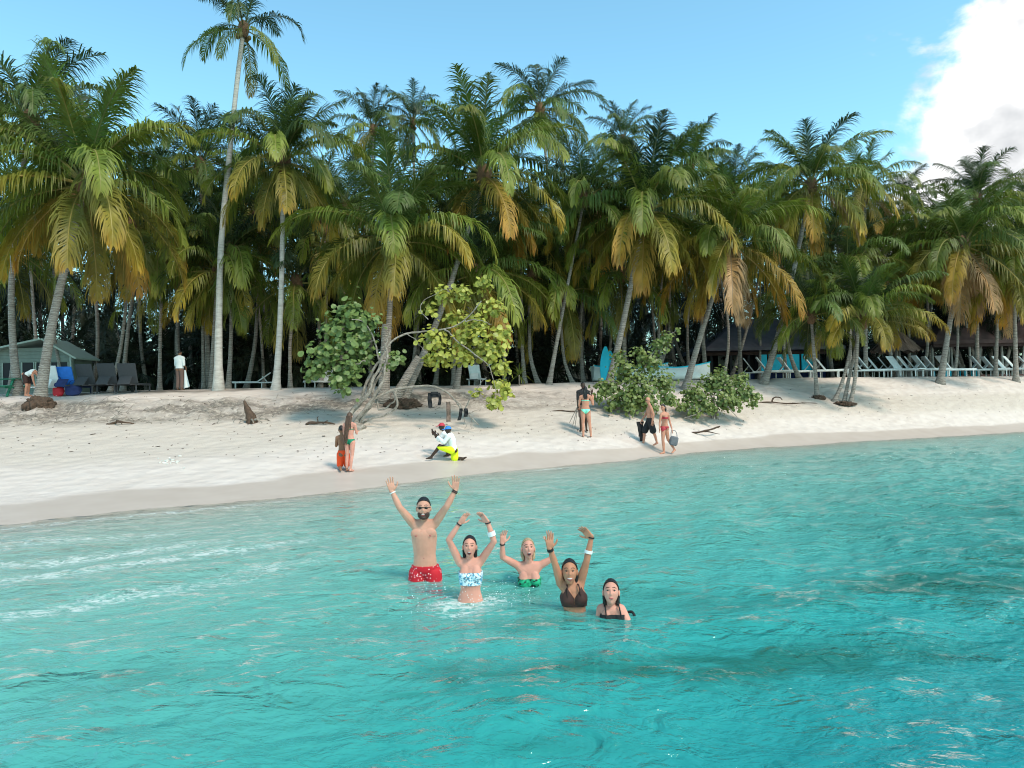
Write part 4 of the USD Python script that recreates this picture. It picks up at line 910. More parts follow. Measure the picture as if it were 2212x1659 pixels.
board("turquoise board standing upright in the shade left of the leaning palm foot", 1303, 36.5, 1.9, .10, "turquoise_paint")
board("second turquoise board close to the leaning palm foot, narrower", 1325, 37.2, 1.7, -.08, "turquoise_paint")
for k, (px, d, lab) in enumerate([(2036, 45.2, "low turquoise table between the loungers, left of the two"), (2092, 45.6, "low turquoise table between the loungers, right of the two")]):
    t = thing("side_table", lab, "table", G(px, d))
    part(t, "tabletop", box(.9, .6, .05, (0, 0, .5), bevel=.015), "turquoise_paint")
    for x in (-.38, .38):
        for y in (-.24, .24): part(t, "leg", box(.06, .06, .48, (x, y, .24)), "turquoise_paint")
# clothes on the dead branch
def cloth(name, label, px, py, d, pts, m):
    q = P(px, py, d); t = thing(name, label, "clothing", q)
    for k, (pp, w_) in enumerate(pts):
        p = spline(np.array([[x, 0, z] for x, z in pp]), 10); p[:, 1] += .03 * np.sin(np.arange(10) * 1.3 + k)
        v = np.concatenate([p + [-w_ / 2, 0, 0], p + [-w_ / 6, -.05, 0], p + [w_ / 6, .02, 0], p + [w_ / 2, -.02, 0]]); f = []
        for c in range(3):
            for i_ in range(9): f += [[c * 10 + i_, c * 10 + 10 + i_, c * 10 + 11 + i_], [c * 10 + i_, c * 10 + 11 + i_, c * 10 + 1 + i_]]
        part(t, "panel", (v, np.array(f)), m, True)
cloth("hanging_shirt", "black shirt hung over the grey dead branch of the sea grape", 938, 850, 24.3, [([(-.14, .03), (-.16, -.2), (-.13, -.50)], .15), ([(.0, .06), (.03, -.05), (.0, -.14)], .26), ([(.15, .03), (.20, -.2), (.16, -.42)], .11)], "black_fabric")
cloth("hanging_towel", "grey brown rag hanging from the dead branch", 968, 868, 24.3, [([(0, 0), (.01, -.35), (.0, -.7)], .16)], "thatch")
cloth("hanging_bikini", "small black swimwear hanging at the end of the dead branch", 1002, 882, 24.2, [([(-.10, 0), (-.12, -.2), (-.18, -.42)], .12), ([(.06, 0), (.08, -.15), (.05, -.30)], .14)], "black_fabric")

#@@PEOPLE
def skin(name, c, rough=0.5):
    paint(name, c, 0.58, 0.16, 7, 0.0, spec=0.22, sss=0.12)
skin("skin_pale", (0.49, 0.240, 0.168)); skin("skin_tan", (0.38, 0.165, 0.098)); skin("skin_rosy", (0.53, 0.240, 0.178)); skin("skin_red", (0.45, 0.20, 0.13)); skin("skin_dark", (0.045, 0.026, 0.018)); skin("skin_brown", (0.20, 0.10, 0.06))
paint("hair_black", (0.012, 0.010, 0.010), 0.4, 0.3, 30, 0.4, 60); paint("hair_dark", (0.050, 0.029, 0.021), 0.6, 0.4, 30, 0.4, 60); paint("hair_brown", (0.075, 0.038, 0.024), 0.45, 0.4, 30, 0.4, 60); paint("hair_blond", (0.36, 0.25, 0.15), 0.45, 0.3, 30, 0.4, 60)
paint("eye_white", (0.34, 0.30, 0.28), 0.3, 0.02); paint("eye_dark", (0.015, 0.010, 0.008), 0.25, 0.1); paint("lip", (0.34, 0.085, 0.08), 0.45, 0.1); paint("teeth", (0.46, 0.43, 0.39), 0.3, 0.03); paint("mouth_dark", (0.06, 0.015, 0.015), 0.6, 0.1)
paint("cloth_black", (0.014, 0.013, 0.014), 0.75, 0.25); paint("cloth_brown", (0.045, 0.018, 0.014), 0.7, 0.2); paint("cloth_orange", (0.72, 0.065, 0.012), 0.7, 0.1); paint("cloth_green", (0.008, 0.17, 0.085), 0.6, 0.1); paint("cloth_mint", (0.20, 0.62, 0.44), 0.6, 0.08)
paint("cloth_white", (0.66, 0.66, 0.64), 0.8, 0.06); paint("cloth_yellow", (0.62, 0.70, 0.012), 0.7, 0.08); paint("cloth_red", (0.36, 0.035, 0.045), 0.7, 0.12); paint("cap_red", (0.42, 0.03, 0.05), 0.7, 0.1); paint("cap_blue", (0.03, 0.17, 0.50), 0.7, 0.1); paint("trousers_brown", (0.14, 0.085, 0.07), 0.85, 0.15); paint("bag_grey", (0.12, 0.12, 0.13), 0.8, 0.2)
def pattern(name, base, ramp, scale):
    mat(name, {"co": ("texture_coordinate", {}), "v": ("voronoi_texture", {"scale": scale, "randomness": 1.0}), "r": ("rgb_ramp", {"ramp": ramp, "interpolate": False}), "p": ("principled_bsdf", {"roughness": 0.7, "specular_ior_level": 0.25})},
        [("co.object", "v.vector"), ("v.distance" if base else "v.color", "r.fac"), ("r.color", "p.base_color")], "p.BSDF")
pattern("cloth_red_flowers", True, [(0, (0.75, 0.60, 0.60)), (0.20, (0.75, 0.60, 0.60)), (0.22, (0.47, 0.012, 0.022)), (1, (0.47, 0.012, 0.022))], 30)
pattern("cloth_blue_flowers", False, [(0, (0.10, 0.30, 0.42)), (0.36, (0.10, 0.30, 0.42)), (0.37, (0.62, 0.68, 0.70)), (0.6, (0.62, 0.68, 0.70)), (0.61, (0.14, 0.17, 0.22)), (0.7, (0.14, 0.17, 0.22)), (0.71, (0.55, 0.63, 0.68)), (1, (0.55, 0.63, 0.68))], 64)
pattern("cloth_green_leaves", False, [(0, (0.008, 0.22, 0.11)), (0.42, (0.008, 0.22, 0.11)), (0.43, (0.012, 0.03, 0.022)), (0.62, (0.012, 0.03, 0.022)), (0.63, (0.02, 0.34, 0.17)), (1, (0.02, 0.34, 0.17))], 34)

_SPH = Manifold.sphere(1.0, 20)
def ell(c, r, R=None):
    r = np.broadcast_to(np.asarray(r, float), (3,)); m = _SPH.scale([float(a) for a in r])
    if R is not None:
        m = m.transform(np.hstack([R, np.zeros((3, 1))]).tolist())
    return m.translate([float(a) for a in c])
def hull(*ms): return Manifold.batch_hull(list(ms))
def limbs(*cr):                              # chain of (centre, radius): hulls of neighbours
    out = []
    for (a, ra), (b, rb) in zip(cr[:-1], cr[1:]): out.append(hull(ell(a, ra), ell(b, rb)))
    return out
def to_man(v, f): return Manifold(manifold3d.Mesh(vert_properties=np.asarray(v, np.float32), tri_verts=np.asarray(f, np.uint32)))
def smooth_man(ms, step, it=12):
    m = Manifold.batch_boolean(ms, manifold3d.OpType.Add).refine_to_length(step)
    q = m.to_mesh(); t = trimesh.Trimesh(q.vert_properties[:, :3], q.tri_verts, process=False)
    trimesh.smoothing.filter_taubin(t, lamb=0.5, nu=0.52, iterations=it)
    return to_man(t.vertices, t.faces)
def arr(m):
    q = m.to_mesh(); return np.array(q.vert_properties[:, :3], float), np.array(q.tri_verts)
def unit(a): a = np.asarray(a, float); return a / (np.linalg.norm(a) + 1e-12)

HEAD = trimesh.creation.icosphere(5, 1.0)
HD = np.array(HEAD.vertices)
def head_shape(fem=False, mouth=0.0):
    d = HD; x, y, z = d[:, 0], d[:, 1], d[:, 2]
    low = np.clip(-z, 0, 1)
    sx = (0.070 if fem else 0.073) * (1 - (0.30 if fem else 0.20) * low ** 1.6)
    sy = np.where(y > 0, 0.098 * (1 - 0.40 * low), 0.094 * (1 - 0.04 * low))
    v = np.stack([x * sx, y * sy + 0.006, z * 0.120], 1)
    g = lambda cx, cz, wx, wz: np.exp(-((x - cx) / wx) ** 2 - ((z - cz) / wz) ** 2) * (y < 0.1)
    v[:, 1] -= 0.017 * g(0, -.18, .14, .11) + 0.007 * g(0, .0, .11, .16)              # nose and bridge
    v[:, 1] += 0.011 * (g(.36, .06, .17, .09) + g(-.36, .06, .17, .09))                # eye sockets
    v[:, 1] -= 0.005 * (g(.33, .22, .26, .07) + g(-.33, .22, .26, .07))                # brow
    v[:, 1] -= 0.006 * (g(.52, -.16, .2, .16) + g(-.52, -.16, .2, .16))                # cheekbones
    v[:, 1] -= 0.007 * g(0, -.50, .26, .055) + 0.004 * g(0, -.60, .22, .05)            # lips
    v[:, 1] -= 0.012 * g(0, -.86, .28, .13)                                            # chin
    return v
def hand(w, d, n, side, L=0.185, curl=0.15, spread=0.16, step=0.011):
    """A right-angled frame: d along the fingers, n out of the palm, thumb on the side given."""
    d = unit(d); n = unit(np.asarray(n, float) - np.dot(n, d) * d); t = np.cross(d, n) * side
    k = L / 0.185; w = np.asarray(w, float)
    q = lambda a, b, c: w + k * (a * d + b * t + c * n)
    ms = [hull(ell(q(.005, .016, 0), .017 * k), ell(q(.005, -.016, 0), .017 * k), ell(q(.085, .030, 0), .0125 * k), ell(q(.080, -.032, 0), .0115 * k), ell(q(.04, .030, .006), .016 * k))]
    for i_, (b, l) in enumerate(((.030, .074), (.010, .084), (-.012, .078), (-.031, .060))):
        a = spread * (1 - i_ / 1.5); dv = unit(d * math.cos(a) + t * math.sin(a)); p = q(.082 - .003 * i_, b, 0); r = .0088 if i_ < 3 else .0078
        p1 = p + k * l * .45 * dv; p2 = p1 + k * l * .33 * unit(dv + curl * n); p3 = p2 + k * l * .27 * unit(dv + 2.1 * curl * n)
        ms += limbs((p, r * 1.12 * k), (p1, r * 1.04 * k), (p2, r * .95 * k), (p3, r * .8 * k))
    p = q(.022, .030, .008); p1 = p + k * .042 * unit(.62 * d + .78 * t + .12 * n); p2 = p1 + k * .030 * unit(.85 * d + .5 * t + .1 * n); p3 = p2 + k * .02 * unit(d + .32 * t)
    ms += limbs((p, .0145 * k), (p1, .0105 * k), (p2, .0098 * k), (p3, .008 * k))
    return smooth_man(ms, step * k, 4)

def person(label, loc, J, yaw=0.0, fem=False, sk="skin_pale", h=1.0, head=(0, 0), build=1.0, detail=True, hands=None, hs=1.0, rotz=0.0, ground_z=None):
    """J: joints in local metres. yaw turns the trunk (0 looks to the camera side -y). Returns (path, dict of pieces) for the clothes."""
    t = thing("person", label, "person", loc, rotz)
    R = rz(math.radians(yaw)); Rm = lambda v: R @ np.asarray(v, float)
    step = 0.019 if detail else 0.03
    g = lambda k: np.asarray(J[k], float)
    p, c, nb, hd = g("pelvis"), g("chest"), g("neck"), g("head")
    up = unit(c - p); fr = Rm([0, -1, 0]); fr = unit(fr - np.dot(fr, up) * up); rt = np.cross(up, fr)
    T = np.stack([rt, -fr, up], 1)            # trunk frame: x side, y back, z up
    L_ = lambda o, v: o + T @ (np.asarray(v, float) * h)
    wst = p + (c - p) * 0.46
    b = build * h
    ribs_r = np.array([.132, .094, .125] if fem else [.156, .104, .140]) * b
    waist_r = np.array([.108, .080, .075] if fem else [.132, .090, .08]) * b
    pel_r = np.array([.152, .098, .085] if fem else [.146, .098, .09]) * b
    def trunk_ms(o=0.0):
        ribs, waist, pel = ell(c, ribs_r + o, T), ell(wst, waist_r + o, T), ell(p, pel_r + o, T)
        ms = [hull(ribs, waist), hull(waist, pel)]
        sh = (.046 if fem else .056) * h + o
        ms.append(hull(ell(L_(c, (0, .0, .075)), np.array([.11, .078, .07]) * b + o, T), ell(g("shL"), sh), ell(g("shR"), sh), ell(nb, .05 * h + o)))
        for s_ in (-1, 1):
            if fem: ms.append(hull(ell(L_(c, (s_ * .066, -.070, .0)), np.array([.056, .044, .052]) * h + o, T), ell(L_(c, (s_ * .06, -.05, .07)), np.array([.05, .035, .045]) * h + o, T)))
            else: ms.append(ell(L_(c, (s_ * .068, -.048, .045)), np.array([.088, .042, .070]) * b + o, T))
            ms.append(ell(L_(p, (s_ * .072, .050, -.045)), np.array([.078, .070, .080]) * b + o, T))
        return ms
    thigh = (.088 if not fem else .086) * b
    def leg_ms(s_, o=0.0, part_=1.0, flare=0.0):
        hp, kn, an = g("hip" + s_), g("knee" + s_), g("ank" + s_)
        if part_ < 1: return limbs((hp, thigh + o), (hp + (kn - hp) * part_, (thigh + (.056 * h - thigh) * part_) + o + flare))
        sh_ = an - kn; calf = kn + sh_ * .32 + T @ np.array([0, .018 * h, 0])
        ms = limbs((hp, thigh + o), (hp + (kn - hp) * .5, thigh * .83 + o), (kn, .055 * h + o)) + limbs((kn, .053 * h + o), (calf, .054 * h + o), (an, .035 * h + o))
        if "toe" + s_ in J:
            to = g("toe" + s_); he = an - unit(to - an) * .035 * h + np.array([0, 0, -.035 * h])
            ms.append(hull(ell(an, .034 * h), ell(he, .028 * h), ell(an + (to - an) * .6 + [0, 0, -.012 * h], [.036 * h, .036 * h, .022 * h]), ell(to, [.034 * h, .034 * h, .016 * h])))
        return ms
    def arm_ms(s_, o=0.0, upto=1.0):
        sh, el_, wr = g("sh" + s_), g("el" + s_), g("wr" + s_)
        k = (.86 if fem else 1.0) * h
        return limbs((sh, .054 * k + o), (sh + (el_ - sh) * .45, .050 * k + o), (el_, .038 * k + o)) + limbs((el_, .038 * k + o), (el_ + (wr - el_) * .3, .040 * k + o), (wr, .026 * k + o))
    hc = hd
    Hr = R @ rz(math.radians(head[1])) @ rx(math.radians(-head[0]))      # positive pitch looks up
    neck_top = hd + Hr @ np.array([0, .012, -.06]) * hs
    ms = trunk_ms() + leg_ms("L") + leg_ms("R") + arm_ms("L") + arm_ms("R") + limbs((nb + T @ np.array([0, .01, .0]), .053 * h * (.88 if fem else 1)), (neck_top, .049 * h * (.88 if fem else 1)))
    body = smooth_man(ms, step, 10 if detail else 6)
    hv = head_shape(fem) @ Hr.T * hs + hd
    ears = [ell(hd + Hr @ np.array([s_ * .076, .012, -.005]) * hs, np.array([.010, .018, .030]) * hs, Hr) for s_ in (-1, 1)]
    adds = [body, to_man(hv, HEAD.faces)] + ears
    for s_, (dv, nv) in (hands or {}).items():
        sd = 1 if s_ == "L" else -1
        adds.append(hand(g("wr" + s_), dv, nv, sd * (1), .19 * h if not fem else .172 * h, step=.011 if detail else .02))
    whole = Manifold.batch_boolean(adds, manifold3d.OpType.Add)
    part(t, "body", arr(whole), sk, 50)
    return t, dict(T=T, L=L_, c=c, p=p, nb=nb, wst=wst, trunk=trunk_ms, leg=leg_ms, arm=arm_ms, Hr=Hr, hd=hd, hs=hs, h=h, g=g, fem=fem, fr=fr)

def garment(t, name, ms, m, cuts=(), step=0.02, it=8, label=None):
    """Smoothed union of pieces, cut by planes (point, direction to keep)."""
    q = smooth_man(ms, step, it)
    for pt, nr in cuts:
        nr = unit(nr); q = q.trim_by_plane([float(a) for a in nr], float(np.dot(nr, pt)))
    return part(t, name, arr(q), m, 55, label)

def face(t, k, mouth="smile", glasses=False, beard=None, brow="hair_brown"):
    Hr, hd, hs = k["Hr"], k["hd"], k["hs"]
    W = lambda v: hd + Hr @ np.asarray(v, float) * hs
    fv = head_shape(k["fem"])
    def surf(x, z):                           # front surface point of the head
        i_ = np.argmin((fv[:, 0] - x) ** 2 + (fv[:, 2] - z) ** 2 + (fv[:, 1] > 0) * 1.0); return fv[i_, 1]
    for s_ in (-1, 1):
        x, z = s_ * .031, .010; y = surf(x, z)
        if glasses:
            part(t, "lens", arr(ell(W((x, y - .006, z - .002)), np.array([.022, .007, .0155]) * hs, Hr)), "eye_dark", True)
        else:
            e = part(t, "eye", arr(ell(W((x, y + .003, z)), np.array([.0125, .0065, .0046]) * hs, Hr)), "eye_white", True)
            part(e, "eyelashes", arr(hull(ell(W((x - .013, y + .003, z + .003)), .0022 * hs), ell(W((x, y - .003, z + .0062)), .0026 * hs), ell(W((x + .013, y + .003, z + .003)), .0022 * hs))), "eye_dark", True)
            part(e, "iris", arr(ell(W((x, y - .002, z)), np.array([.0072, .0050, .0055]) * hs, Hr)), "eye_dark", True)
        part(t, "eyebrow", arr(hull(ell(W((s_ * .015, surf(.015, .036) - .001, .036)), .0030 * hs), ell(W((s_ * .034, surf(.034, .040) - .001, .0405)), .0034 * hs), ell(W((s_ * .050, surf(.05, .032), .032)), .0022 * hs))), brow, True)
    if glasses:
        part(t, "glasses_frame", arr(Manifold.batch_boolean([hull(ell(W((-.03, surf(.0, .012) - .004, .014)), .004), ell(W((.03, surf(.0, .012) - .004, .014)), .004))] + [hull(ell(W((s_ * .052, -.072, .012)), .004), ell(W((s_ * .079, .01, .012)), .004)) for s_ in (-1, 1)], manifold3d.OpType.Add)), "eye_dark", True)
    z = -.062; y = surf(0, z)
    if mouth == "smile":
        mo = part(t, "mouth", arr(hull(ell(W((0, y + .004, z - .004)), np.array([.024, .010, .014]) * hs, Hr), ell(W((-.028, y + .012, z + .006)), .004 * hs), ell(W((.028, y + .012, z + .006)), .004 * hs))), "lip", True)
        part(mo, "teeth", arr(hull(ell(W((0, y - .003, z + .001)), np.array([.018, .007, .0062]) * hs, Hr), ell(W((-.022, y + .006, z + .005)), .003 * hs), ell(W((.022, y + .006, z + .005)), .003 * hs))), "teeth", True)
    elif mouth == "open":
        mo = part(t, "mouth", arr(ell(W((0, y + .004, z - .005)), np.array([.024, .011, .019]) * hs, Hr)), "lip", True)
        part(mo, "mouth_hollow", arr(ell(W((0, y - .003, z - .007)), np.array([.018, .007, .0125]) * hs, Hr)), "mouth_dark", True)
        part(mo, "teeth", arr(ell(W((0, y - .005, z + .004)), np.array([.016, .006, .0045]) * hs, Hr)), "teeth", True)
    else:
        part(t, "mouth", arr(ell(W((0, y + .003, z)), np.array([.021, .007, .0085]) * hs, Hr)), "lip", True)
    if beard:
        ms = [ell(W((0, -.003, -.062)), np.array([.068, .092, .060]) * hs, Hr), ell(W((0, -.060, -.096)), np.array([.036, .040, .024]) * hs, Hr)]
        q = Manifold.batch_boolean(ms, manifold3d.OpType.Add).refine_to_length(.01)
        q = q - ell(W((0, -.075, -.028)), np.array([.048, .05, .026]) * hs, Hr) - ell(W((0, -.105, -.066)), np.array([.034, .03, .022]) * hs, Hr)
        pn_, pt_ = Hr @ unit([0, -.55, -.85]), W((0, 0, -.020)); q = q.trim_by_plane(pn_.tolist(), float(np.dot(pn_, pt_)))
        part(t, "beard", arr(q), beard, 40)

def hair(t, k, m, style="short", length=0.4, back=(0, .09), wet=False):
    Hr, hd, hs = k["Hr"], k["hd"], k["hs"]
    W = lambda v: hd + Hr @ np.asarray(v, float) * hs
    cap = ell(W((0, .012, .012)), np.array([.080, .107, .119]) * hs, Hr).refine_to_length(.012 * hs)
    v, f = arr(cap); nz = meshkit.noise(v * 60, 3)[:, None]; ctr = W((0, .012, .012)); v = ctr + (v - ctr) * (1 + .03 * nz); cap = to_man(v, f)
    if style == "short":
        cuts = [((0, 0, .052), (0, .50, .86)), ((0, 0, -.03), (0, .62, .78))]
    else:
        cuts = [((0, -.02, .058), (0, .68, .73))]
    for pt, nr in cuts:
        nr = Hr @ unit(nr); cap = cap.trim_by_plane(nr.tolist(), float(np.dot(nr, W(pt))))
    ms = [cap]
    if style != "short":
        d0 = np.array([0, 0, -1.0]); fr = k["fr"]
        a = W((0, .085, -.02)); seg = []
        n = 5
        for s_ in (-1, 0, 1):
            chain = [(W((s_ * .050, .070, .0)), .036 * hs)]
            for i_ in range(1, n + 1):
                u = i_ / n
                q = a + d0 * length * u - fr * (back[1] * u * 0.4 - .0) + k["T"] @ np.array([s_ * (.045 + .012 * math.sin(i_ * 2 + s_)) + back[0] * u, 0, 0])
                chain.append((q, (.040 - .022 * u) * hs * (1 if not wet else .8)))
            seg += limbs(*chain)
        ms.append(smooth_man(seg, .02, 5))
        for s_ in (-1, 1):                    # locks beside the face
            ms += limbs((W((s_ * .062, .004, .050)), .014 * hs), (W((s_ * .072, .026, -.03)), .013 * hs), (W((s_ * .062, .046, -.10)), .018 * hs), (a + d0 * length * .45 + k["T"] @ np.array([s_ * .05, 0, 0]), .016 * hs))
    q = Manifold.batch_boolean(ms, manifold3d.OpType.Add)
    part(t, "hair", arr(q), m, 40)

def bracelet(t, a, b, u, r, m, name="bracelet", w=.012):
    a, b = np.asarray(a, float), np.asarray(b, float); c = a + (b - a) * u; d = unit(b - a)
    x = unit(np.cross(d, [0.3, 1, .2])); y = np.cross(d, x); th = np.linspace(0, 2 * np.pi, 17)
    rr = np.concatenate([[r - .004], np.full(4, r + .003), [r - .004]]); zz = np.concatenate([[-w / 2], np.linspace(-w / 2, w / 2, 4), [w / 2]])
    v = (c + rr[:, None, None] * (np.cos(th)[None, :, None] * x + np.sin(th)[None, :, None] * y) + zz[:, None, None] * d).reshape(-1, 3)
    f = [[i_ * 17 + j_, i_ * 17 + j_ + 1, (i_ + 1) * 17 + j_ + 1] for i_ in range(5) for j_ in range(16)] + [[i_ * 17 + j_, (i_ + 1) * 17 + j_ + 1, (i_ + 1) * 17 + j_] for i_ in range(5) for j_ in range(16)]
    part(t, name, (v, np.array(f)), m, 40)

def bather(px0, py0, s):
    """Local metres of a photograph point for a bather whose waterline is at (px0, py0), s pixels to the metre."""
    d = F / s
    o = P(px0, py0, d); o[2] = 0.0
    gzv = gz(o[0], o[1])
    L_ = lambda px, py, dy=0.0: np.array([(px - px0) / s, dy, (py0 - py) / s + .0])
    return o, L_, gzv
def under(J, gz_, hipw=.09, kn=0.0, h=1.0, yaw=0):
    """Legs from the pelvis to the sea bed, knees bent as much as the depth asks."""
    p = np.asarray(J["pelvis"], float); R = rz(math.radians(yaw))
    for s_, sx in (("L", -1), ("R", 1)):
        hp = p + R @ np.array([sx * hipw, 0, -.05]); an = p + R @ np.array([sx * hipw * 1.3, .03, 0]); an[2] = gz_ + .07
        gap, full = hp[2] - an[2], .80 * h
        if gap > full: an[2] = hp[2] - full; gap = full
        bend = math.sqrt(max((full / 2) ** 2 - (gap / 2) ** 2, 0)); mid = (hp + an) / 2 + R @ np.array([sx * .02, -bend - .01, 0.02])
        J["hip" + s_], J["knee" + s_], J["ank" + s_] = hp, mid, an; J["toe" + s_] = an + R @ np.array([sx * .03, -.15, -.05])
    return J

# --- the five bathers in the foreground
o, q, zg = bather(918, 1260, 180)
J = dict(head=q(918, 1097, -.02), neck=q(918, 1132, .02), chest=q(918, 1158), pelvis=q(919, 1228, .0), shL=q(895, 1131, .01), elL=q(869, 1091, -.12), wrL=q(853, 1057, -.10), shR=q(942, 1130, .01), elR=q(970, 1090, -.12), wrR=q(989, 1056, -.10))
t, k = person("bearded man in red flowered swim shorts, both arms raised high", o, under(J, zg), sk="skin_pale", head=(8, 3), hs=1.09, hands={"L": (q(846, 1023) - q(853, 1056), (.25, -1, 0)), "R": (q(990, 1022) - q(989, 1055), (-.1, -1, 0))})
face(t, k, "smile", True, "hair_dark", "hair_dark"); hair(t, k, "hair_black", "short")
garment(t, "swim_shorts", [hull(*[ell(k["p"] + [0, 0, dz], np.array([.168, .118, .07]), k["T"]) for dz in (.0, .04)])] + k["leg"]("L", .022, .55, .012) + k["leg"]("R", .022, .55, .012) + k["trunk"](.014)[1:2], "cloth_red_flowers", [(q(918, 1219), (0, 0, -1)), (q(918, 1286), (0, 0, 1))])
bracelet(t, J["wrL"], J["elL"], .08, .033, "cloth_white"); bracelet(t, J["wrR"], J["elR"], .06, .033, "cloth_black"); bracelet(t, J["wrR"], J["elR"], .14, .034, "cloth_brown")
for s_ in (-1, 1): part(t, "nipple", arr(ell(k["L"](k["c"], (s_ * .085, -.106, .030)), (.011, .006, .009))), "lip", True)
part(t, "navel", arr(ell(k["L"](k["wst"], (0, -.0885, -.03)), (.007, .004, .010))), "lip", True)

o, q, zg = bather(1016, 1305, 200)
J = dict(head=q(1017, 1181, -.03), neck=q(1017, 1213, .02), chest=q(1018, 1240), pelvis=q(1016, 1302), shL=q(994, 1214), elL=q(973, 1163, -.08), wrL=q(997, 1128, -.08), shR=q(1041, 1212), elR=q(1070, 1168, -.08), wrR=q(1057, 1126, -.08))
t, k = person("woman in a pale blue flowered bandeau bikini, arms arched over her head, splashing", o, under(J, zg), fem=True, sk="skin_rosy", h=.96, head=(13, 0), hs=.97, hands={"L": (q(1010, 1111) - q(997, 1128), (.6, -.8, -.5)), "R": (q(1040, 1106) - q(1057, 1126), (-.6, -.8, -.5))})
face(t, k, "open"); hair(t, k, "hair_black", "long", .20, wet=True)
garment(t, "bandeau", k["trunk"](.009)[0:1] + k["trunk"](.010)[3:], "cloth_blue_flowers", [(q(1016, 1234), (0, 0, -1)), (q(1016, 1262), (0, 0, 1))])
garment(t, "bikini_bottom", [ell(k["p"], np.array([.160, .106, .088]), k["T"])] + k["leg"]("L", .01, .3) + k["leg"]("R", .01, .3), "cloth_blue_flowers", [(k["p"] + [0, 0, .012], (0, 0, -1)), (k["p"] + [0, 0, -.13], (.75, 0, 1)), (k["p"] + [0, 0, -.13], (-.75, 0, 1))])
for s_ in (-1, 1): part(t, "tie", tube(spline([k["p"] + [s_ * .155, -.03, .0], k["p"] + [s_ * .21, -.07, .02], k["p"] + [s_ * .27, -.10, -.005]], 8), .009, 5), "cloth_blue_flowers", True)
bracelet(t, J["wrR"], J["elR"], .05, .029, "cloth_black"); bracelet(t, J["wrR"], J["elR"], .60, .040, "cloth_white", w=.05, name="wristband"); bracelet(t, J["wrL"], J["elL"], .05, .028, "cloth_black")

o, q, zg = bather(1145, 1270, 186)
J = dict(head=q(1142.5, 1185, .0), neck=q(1143, 1221, .03), chest=q(1144, 1252, .03), pelvis=q(1146, 1312, .05), shL=q(1120, 1222, .03), elL=q(1087, 1199, -.06), wrL=q(1087, 1168, -.10), shR=q(1168, 1222, .03), elR=q(1194, 1208, .02), wrR=q(1192, 1176, .04))
t, k = person("fair haired woman in a green leaf print bandeau looking up, arms raised", o, under(J, zg), fem=True, sk="skin_rosy", h=1.0, head=(20, 6), hs=1.0, hands={"L": (q(1092, 1134) - q(1087, 1168), (.5, -.85, 0)), "R": (q(1190, 1142) - q(1192, 1176), (-.3, -1, 0))})
face(t, k, "open"); hair(t, k, "hair_blond", "long", .17, wet=True)
garment(t, "bandeau", k["trunk"](.010)[0:1] + k["trunk"](.011)[3:], "cloth_green_leaves", [(q(1146, 1247), (0, 0, -1)), (q(1146, 1269), (0, 0, 1))])
garment(t, "bikini_bottom", [ell(k["p"], np.array([.162, .108, .09]), k["T"])] + k["leg"]("L", .01, .3) + k["leg"]("R", .01, .3), "cloth_green_leaves", [(k["p"] + [0, 0, .04], (0, 0, -1)), (k["p"] + [0, 0, -.13], (.75, 0, 1)), (k["p"] + [0, 0, -.13], (-.75, 0, 1))])
bracelet(t, J["wrL"], J["elL"], .06, .028, "cloth_black")

o, q, zg = bather(1243, 1334, 213)
J = dict(head=q(1231.5, 1237, -.05), neck=q(1235, 1269, .0), chest=q(1240, 1294, .0), pelvis=q(1245, 1352, .03), shL=q(1213, 1264, .0), elL=q(1200, 1217, -.10), wrL=q(1189, 1182, -.14), shR=q(1256, 1260, .0), elR=q(1268, 1212, -.08), wrR=q(1279, 1162, -.08))
t, k = person("laughing dark haired woman in a brown triangle bikini, both arms stretched up", o, under(J, zg), fem=True, sk="skin_tan", h=1.0, head=(13, -4), hs=1.04, hands={"L": (q(1187, 1143) - q(1189, 1181), (.1, -1, 0.2)), "R": (q(1258, 1137) - q(1279, 1158), (-.4, -.9, -.5))})
face(t, k, "smile"); hair(t, k, "hair_black", "long", .24, wet=True)
c = k["c"]
for s_ in (-1, 1):
    ms = k["trunk"](.010)[0:1] + [k["trunk"](.012)[3 if s_ < 0 else 5]]
    garment(t, "bikini_cup", ms, "cloth_brown", [(c + [s_ * .004, 0, 0], (s_, 0, 0)), (c + [0, 0, -.075], (s_ * .08, 0, 1)), (c + [s_ * .075, 0, .115], (s_ * -.95, 0, -.6)), (c + [s_ * .06, 0, .10], (s_ * .75, 0, -.5)), (c + [0, .06, 0], (0, -1, 0))])
    part(t, "strap", tube(spline([k["L"](c, (s_ * .066, -.110, .055)), k["L"](c, (s_ * .062, -.100, .10)), k["L"](c, (s_ * .056, -.072, .155)), k["nb"] + [s_ * .054, -.01, .02], k["nb"] + [s_ * .045, .03, .045]], 8), .0075, 5), "cloth_brown", True)
garment(t, "back_band", k["trunk"](.010)[0:1], "cloth_brown", [(c + [0, 0, -.05], (0, 0, -1)), (c + [0, 0, -.078], (0, 0, 1))])
garment(t, "bikini_bottom", [ell(k["p"], np.array([.162, .108, .09]), k["T"])] + k["leg"]("L", .01, .3) + k["leg"]("R", .01, .3), "cloth_green", [(k["p"] + [0, 0, .055], (0, 0, -1)), (k["p"] + [0, 0, -.13], (.75, 0, 1)), (k["p"] + [0, 0, -.13], (-.75, 0, 1))])
for s_ in (-1, 1): part(t, "tie", tube(spline([k["p"] + [s_ * .150, -.03, .06], k["p"] + [s_ * .19, -.06, .095], k["p"] + [s_ * .24, -.09, .085]], 8), .011, 5), "cloth_black", True)
